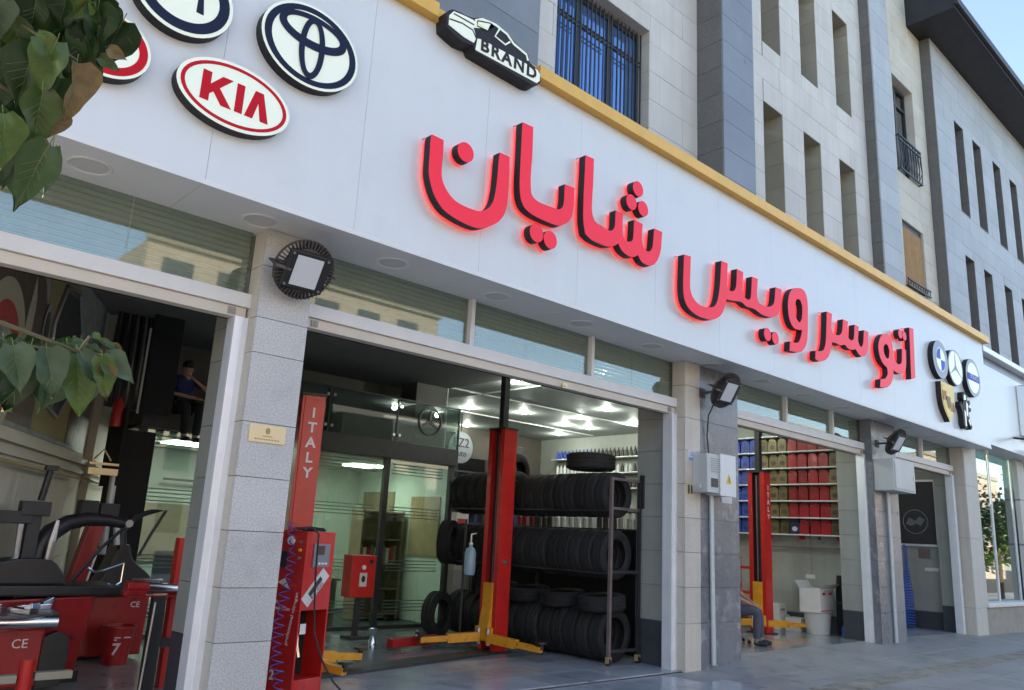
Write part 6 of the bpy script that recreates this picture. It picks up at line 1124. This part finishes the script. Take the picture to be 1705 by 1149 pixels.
# ================================================================ people
def skinned(name,V,E_,Rd,m,parent,sub=2,root=0):
    me=bpy.data.meshes.new(name); me.from_pydata(V,E_,[]); o=bpy.data.objects.new(name,me); COL.objects.link(o)
    md=o.modifiers.new('skin','SKIN'); 
    for i,r in enumerate(Rd):
        d=me.skin_vertices[0].data[i]; d.radius=(r,r) if not isinstance(r,tuple) else r; d.use_root=(i==root)
    sb=o.modifiers.new('sub','SUBSURF'); sb.levels=sub; sb.render_levels=sub
    bpy.context.view_layer.update()
    m2=bpy.data.meshes.new_from_object(o.evaluated_get(bpy.context.evaluated_depsgraph_get())); bpy.data.objects.remove(o)
    m2.polygons.foreach_set('use_smooth',[True]*len(m2.polygons)); m2.materials.clear(); m2.materials.append(MT[m]); q=bpy.data.objects.new(name,m2); COL.objects.link(q); q.parent=parent; return q
def seated(loc,rz,label,shirt,trous,handface=False,dangle=False,arms_bare=True):
    """local frame: faces -Y, seat height at z=0"""
    t=thing('person',label,'person',loc,rz=rz)
    ft=-.46 if not dangle else -.52
    J=dict(pel=(0,0,.08),waist=(0,.01,.22),chest=(0,-.02,.42),neck=(0,-.04,.56),head=(0,-.07,.66),top=(0,-.06,.78))
    hipL,hipR=(-.10,0,.07),(.10,0,.07); kL,kR=(-.13,-.44,.08),(.15,-.44,.09); aL,aR=(-.12,-.42,ft+.09),(.17,-.46,ft+.09)
    if dangle: kL,kR=(-.12,-.40,.04),(.12,-.40,.05); aL,aR=(-.08,-.36,ft+.1),(.12,-.34,ft+.10)
    sL,sR=(-.19,-.01,.50),(.19,-.01,.50); eL,eR=(-.27,-.16,.28),(.29,-.18,.27)
    if handface: hR=(.05,-.20,.50); eR=(.27,-.28,.34); hL=(.08,-.34,.18); eL=(-.27,-.12,.24)
    else: hL=(-.06,-.36,.17); hR=(.05,-.38,.18)
    V=[J['pel'],J['waist'],J['chest'],J['neck'],J['head'],J['top'],hipL,kL,aL,hipR,kR,aR,sL,eL,hL,sR,eR,hR]
    E_=[(0,1),(1,2),(2,3),(3,4),(4,5),(0,6),(6,7),(7,8),(0,9),(9,10),(10,11),(2,12),(12,13),(13,14),(2,15),(15,16),(16,17)]
    Rd=[.12,.115,.12,.052,.078,.06,.085,.058,.04,.085,.058,.04,.055,.038,.026,.055,.038,.026]
    body=skinned('body',V,E_,Rd,'skin',t)
    skinned('shirt',[V[0],V[1],V[2],(0,-.03,.52),V[12],tuple(Vector(V[12]).lerp(Vector(V[13]),.7)),V[15],tuple(Vector(V[15]).lerp(Vector(V[16]),.7))],[(0,1),(1,2),(2,3),(2,4),(4,5),(2,6),(6,7)],[(.15,.125),(.15,.125),(.165,.13),.075,.07,.06,.07,.06],shirt,t)
    skinned('trousers',[V[0],V[6],V[7],V[8],V[9],V[10],V[11]],[(0,1),(1,2),(2,3),(0,4),(4,5),(5,6)],[(.15,.135),.105,.082,.06,.105,.082,.06],trous,t)
    for a in (aL,aR):
        skinned('shoe',[(a[0],a[1]+.05,a[2]-.05),(a[0],a[1]-.06,a[2]-.055),(a[0],a[1]-.19,a[2]-.065)],[(0,1),(1,2)],[.042,.045,.035],'shoe',t,1)
        make('sock',MB().cyl((a[0],a[1],a[2]-.05),(a[0],a[1],a[2]+.03),.042,10),'cap_grey',t,local=True)
    hx,hy,hz=J['head']
    hair=MB().ell((hx,hy+.02,hz+.075),(.088,.10,.085),14,8); make('hair',hair,'hair',t,local=True,smooth=True)
    make('nose',MB().lathe([(.014,0),(.012,.012),(.004,.022)],(hx,hy-.075,hz+.0),(0,-1,-.3),8),'skin',t,local=True,smooth=True)
    for s in(-1,1):
        make('ear',MB().ell((hx+s*.08,hy,hz+.01),(.012,.02,.03),8,6),'skin',t,local=True,smooth=True); make('eye',MB().ell((hx+s*.03,hy-.072,hz+.028),(.010,.006,.006),8,5),'hair',t,local=True)
        make('eyebrow',MB().box(hx+s*.03-.017,hx+s*.03+.017,hy-.083,hy-.076,hz+.044,hz+.05),'hair',t,local=True)
    make('mouth',MB().box(hx-.022,hx+.022,hy-.080,hy-.074,hz-.042,hz-.036),'logo_red',t,local=True)
    for h,e in((hL,eL),(hR,eR)):
        h=Vector(h); d=(h-Vector(e)).normalized(); side_=d.cross(Vector((0,0,1))).normalized()
        if side_.length<.5: side_=Vector((1,0,0))
        dn=side_.cross(d)
        skinned('palm',[tuple(h-d*.01),tuple(h+d*.045),tuple(h+d*.075)],[(0,1),(1,2)],[.024,(.036,.02),(.034,.018)],'skin',t,1)
        for k,(o_,l) in enumerate(((-.027,.060),(-.009,.070),(.009,.066),(.026,.052))):
            b=h+d*.078+side_*o_; skinned('finger',[tuple(b-d*.01),tuple(b+d*l*.5-dn*.004),tuple(b+d*l-dn*.022)],[(0,1),(1,2)],[.009,.0085,.007],'skin',t,1)
        b=h+d*.02-side_*.03; skinned('thumb',[tuple(b+side_*.01),tuple(b-side_*.018+d*.03),tuple(b-side_*.016+d*.062)],[(0,1),(1,2)],[.011,.010,.008],'skin',t,1)
    return t
man=seated((4.22,11.62,3.15),R_(8),'man in a dark blue shirt sitting on the mezzanine edge, hand at his mouth','shirt_blue','trousers_black',True,True)
man.scale=(.9,.9,.9)
tag(make('mezzanine_bench',MB().box(3.9,4.6,11.5,11.62+.3,3.165,3.20),'black_matte'),'black ledge the man in blue sits on','bench')
seated((12.50,7.80,.555),R_(25),'person in slate trousers and dark shoes sitting behind the dark granite pier','shirt_red','trousers_slate')
t=thing('work_stool','low stool on five chrome legs with black castors, under the seated person','stool',(12.6,7.85,.09))
make('seat',MB().lathe([(.001,-.06),(.17,-.06),(.19,-.02),(.18,0),(.001,.01)],(12.6,7.85,.54),(0,0,1),20),'black_plastic',t,smooth=True); make('stem',MB().cyl((12.6,7.85,.2),(12.6,7.85,.48),.025,10),'chrome',t)
for k in range(5):
    a=R_(-80+72*k); p=Vector((12.6+.30*math.cos(a),7.85+.30*math.sin(a),.15)); l=make('leg',MB().tube([(12.6,7.85,.22),(12.6+.17*math.cos(a),7.85+.17*math.sin(a),.21),tuple(p)],.016,6),'chrome',t); make('castor',MB().cyl(p+Vector((-.012,0,-.03)),p+Vector((.012,0,-.03)),.03,10),'black_plastic',l)
# ================================================================ street tree with hanging twigs (its trunk stands left of the picture)
t=thing('street_tree','leafy tree branches hanging in front of the upper left of the sign','tree',(-1.15,1.7,0))
make('trunk',MB().tube([(-1.15,1.7,-.02),(-1.12,1.72,1.0),(-1.05,1.76,2.0),(-.95,1.8,2.7),(-.8,1.75,3.6)],[.14,.12,.11,.09,.05],12),'bark',t,smooth=True)
for tw in TWIGS:
    p0=Vector(tw[0]); zt=max(1.6,min(3.0,p0.z+.1)); make('branch',MB().tube([(-1.0,1.78,zt)]+[tuple(p0*.5+Vector((-1.0,1.78,zt))*.5+Vector((0,0,.05)))]+[tuple(p) for p in tw],[.02,.009]+[.0045-.0006*i for i in range(len(tw))],7),'twig',t,smooth=True)
def leaf_mesh(name,m,wr,seed,drp=.18):
    rn=random.Random(seed); NL,NW=9,6; V=[];F=[]
    for i in range(NL+1):
        u=i/NL; half=wr*.42*(math.sin(math.pi*min(1,u*.97+.03)**.62)**.85 if u<1 else 0)*(1.12-u*.3)
        half=max(half,.0 if i==NL else .01)
        for j in range(-NW//2,NW//2+1):
            v=j/(NW/2); base=-.07*(abs(v)**1.5) if u<.2 else 0
            ser=.016*math.sin(u*41+seed)*abs(v)**4+.02*math.sin(u*7+seed*(1 if v>0 else 2))*abs(v)
            y=u+base*(1-u*5 if u<.2 else 0); x=v*(half+ser)
            z=abs(v)*half*(.35+.5*((seed*7)%5)/5)-drp*u*u*1.5+.035*math.sin(u*9+v*2+seed)+.03*math.cos(v*6+u*7+seed*2)*abs(v)
            V.append((x,y,z))
    W_=NW+1
    for i in range(NL):
        for j in range(NW): F.append((i*W_+j,i*W_+j+1,(i+1)*W_+j+1,(i+1)*W_+j))
    mb=MB().add(V,F)
    o=make(name,mb,m,None,smooth=True,local=True,fix=False); vn=MB(); mid=NW//2
    vn.tube([(0,-.16,.02),(0,-.08,.01)]+[V[i*W_+mid] for i in range(NL+1)],[.009,.008]+[.008*(1-i/(NL+1)) for i in range(NL+1)],4)
    for i in range(1,NL-2):
        for s in (0,NW): 
            a=Vector(V[i*W_+mid]); b=Vector(V[min(NL,i+2)*W_+s]); b=a.lerp(b,.85); vn.tube([tuple(a),tuple((a+b)/2+Vector((0,0,.003))),tuple(b)],.003,3)
    v=make('vein',vn,'leaf_vein',o,local=True); return o
LM={}
rn=random.Random(2)
for e in LEAVES:
    p=Vector(e[0:3]); q=Vector(e[3:6]); w_,k,tilt=e[6:9]; ln=(q-p).length
    key=(k,round(w_*5)/5,rn.randint(0,1))
    m=['leaf_dark','leaf_mid','leaf_pale','leaf_brown','leaf_mid'][k]
    if key not in LM: LM[key]=leaf_mesh('leaf',m,key[1],len(LM)*3+k,.12+.1*key[2]); base=LM[key]; o=base; vv=o.children[0]
    else: 
        o=LM[key].copy(); COL.objects.link(o); vv=LM[key].children[0].copy(); COL.objects.link(vv); vv.parent=o
    o.parent=t
    yv=(q-p).normalized(); tocam=(Vector((0,0,1.6))-p).normalized()
    zv=(tocam+Vector((rn.uniform(-.5,.5),rn.uniform(-.5,.5),rn.uniform(.1,.9)))*(.9)).normalized(); xv=yv.cross(zv).normalized(); zv=xv.cross(yv)
    M=Matrix(((xv.x,yv.x,zv.x,p.x),(xv.y,yv.y,zv.y,p.y),(xv.z,yv.z,zv.z,p.z),(0,0,0,1)))@Matrix.Rotation(tilt*.6,4,'Y')@Matrix.Scale(ln,4)
    o.matrix_parent_inverse=Matrix.Identity(4); o.matrix_local=Matrix.Translation(-Vector(t.location))@M
# ================================================================ across the street (seen in the glass and the glossy sign)
rb=random.Random(6); x=-40
while x<110:
    w_=rb.uniform(9,16); hgt=rb.choice([8,10,13,9,12]); b=thing('street_house','sunlit flat roofed street building across the road','building',(x+w_/2,-22,-.15),'buildings across the road')
    make('wall',MB().box(x,x+w_-.4,-32,-20.0,-.15,hgt),'far_wall',b)
    wn=MB(); nf=int(hgt/3.2)
    for f in range(nf):
        for c in range(int(w_/2.4)): wn.box(x+.7+c*2.4,x+2.0+c*2.4,-20.0,-19.94,1+f*3.2,2.8+f*3.2)
    make('window',wn,'far_window',b); make('parapet',MB().box(x-.1,x+w_-.3,-20.0,-19.8,hgt,hgt+.5),'concrete',b)
    x+=w_
def street_tree(loc,h,label,seed):
    r=random.Random(seed); t=thing('plane_tree',label,'tree',loc,'street trees along the kerb')
    make('trunk',MB().tube([(0,0,0),(.05,.02,h*.3),(0,.05,h*.55),(.1,.1,h*.8)],[.14,.11,.08,.03],8),'bark',t,local=True,smooth=True)
    mb=MB(); cl=[(r.uniform(-1,1)*h*.28,r.uniform(-1,1)*h*.28,h*.62+r.uniform(-1,1)*h*.26) for _ in range(16)]
    for c in cl:
        for _ in range(120):
            p=Vector(c)+Vector((r.gauss(0,.4),r.gauss(0,.4),r.gauss(0,.35))); a=Vector((r.gauss(0,1),r.gauss(0,1),r.gauss(0,1))).normalized()*.11; b=a.cross(Vector((r.gauss(0,1),r.gauss(0,1),r.gauss(0,1)))).normalized()*.07
            mb.add([p-a,p+b,p+a,p-b],[(0,1,2,3)])
    make('crown',mb,'leaf_mid',t,local=True,fix=False)
street_tree((39,2.2,0),5.5,'street tree mirrored in the storefront glass',1); street_tree((52,-.5,0),6,'street tree farther along the kerb',2); street_tree((47,2.0,0),5,'small street tree near the storefront',4)
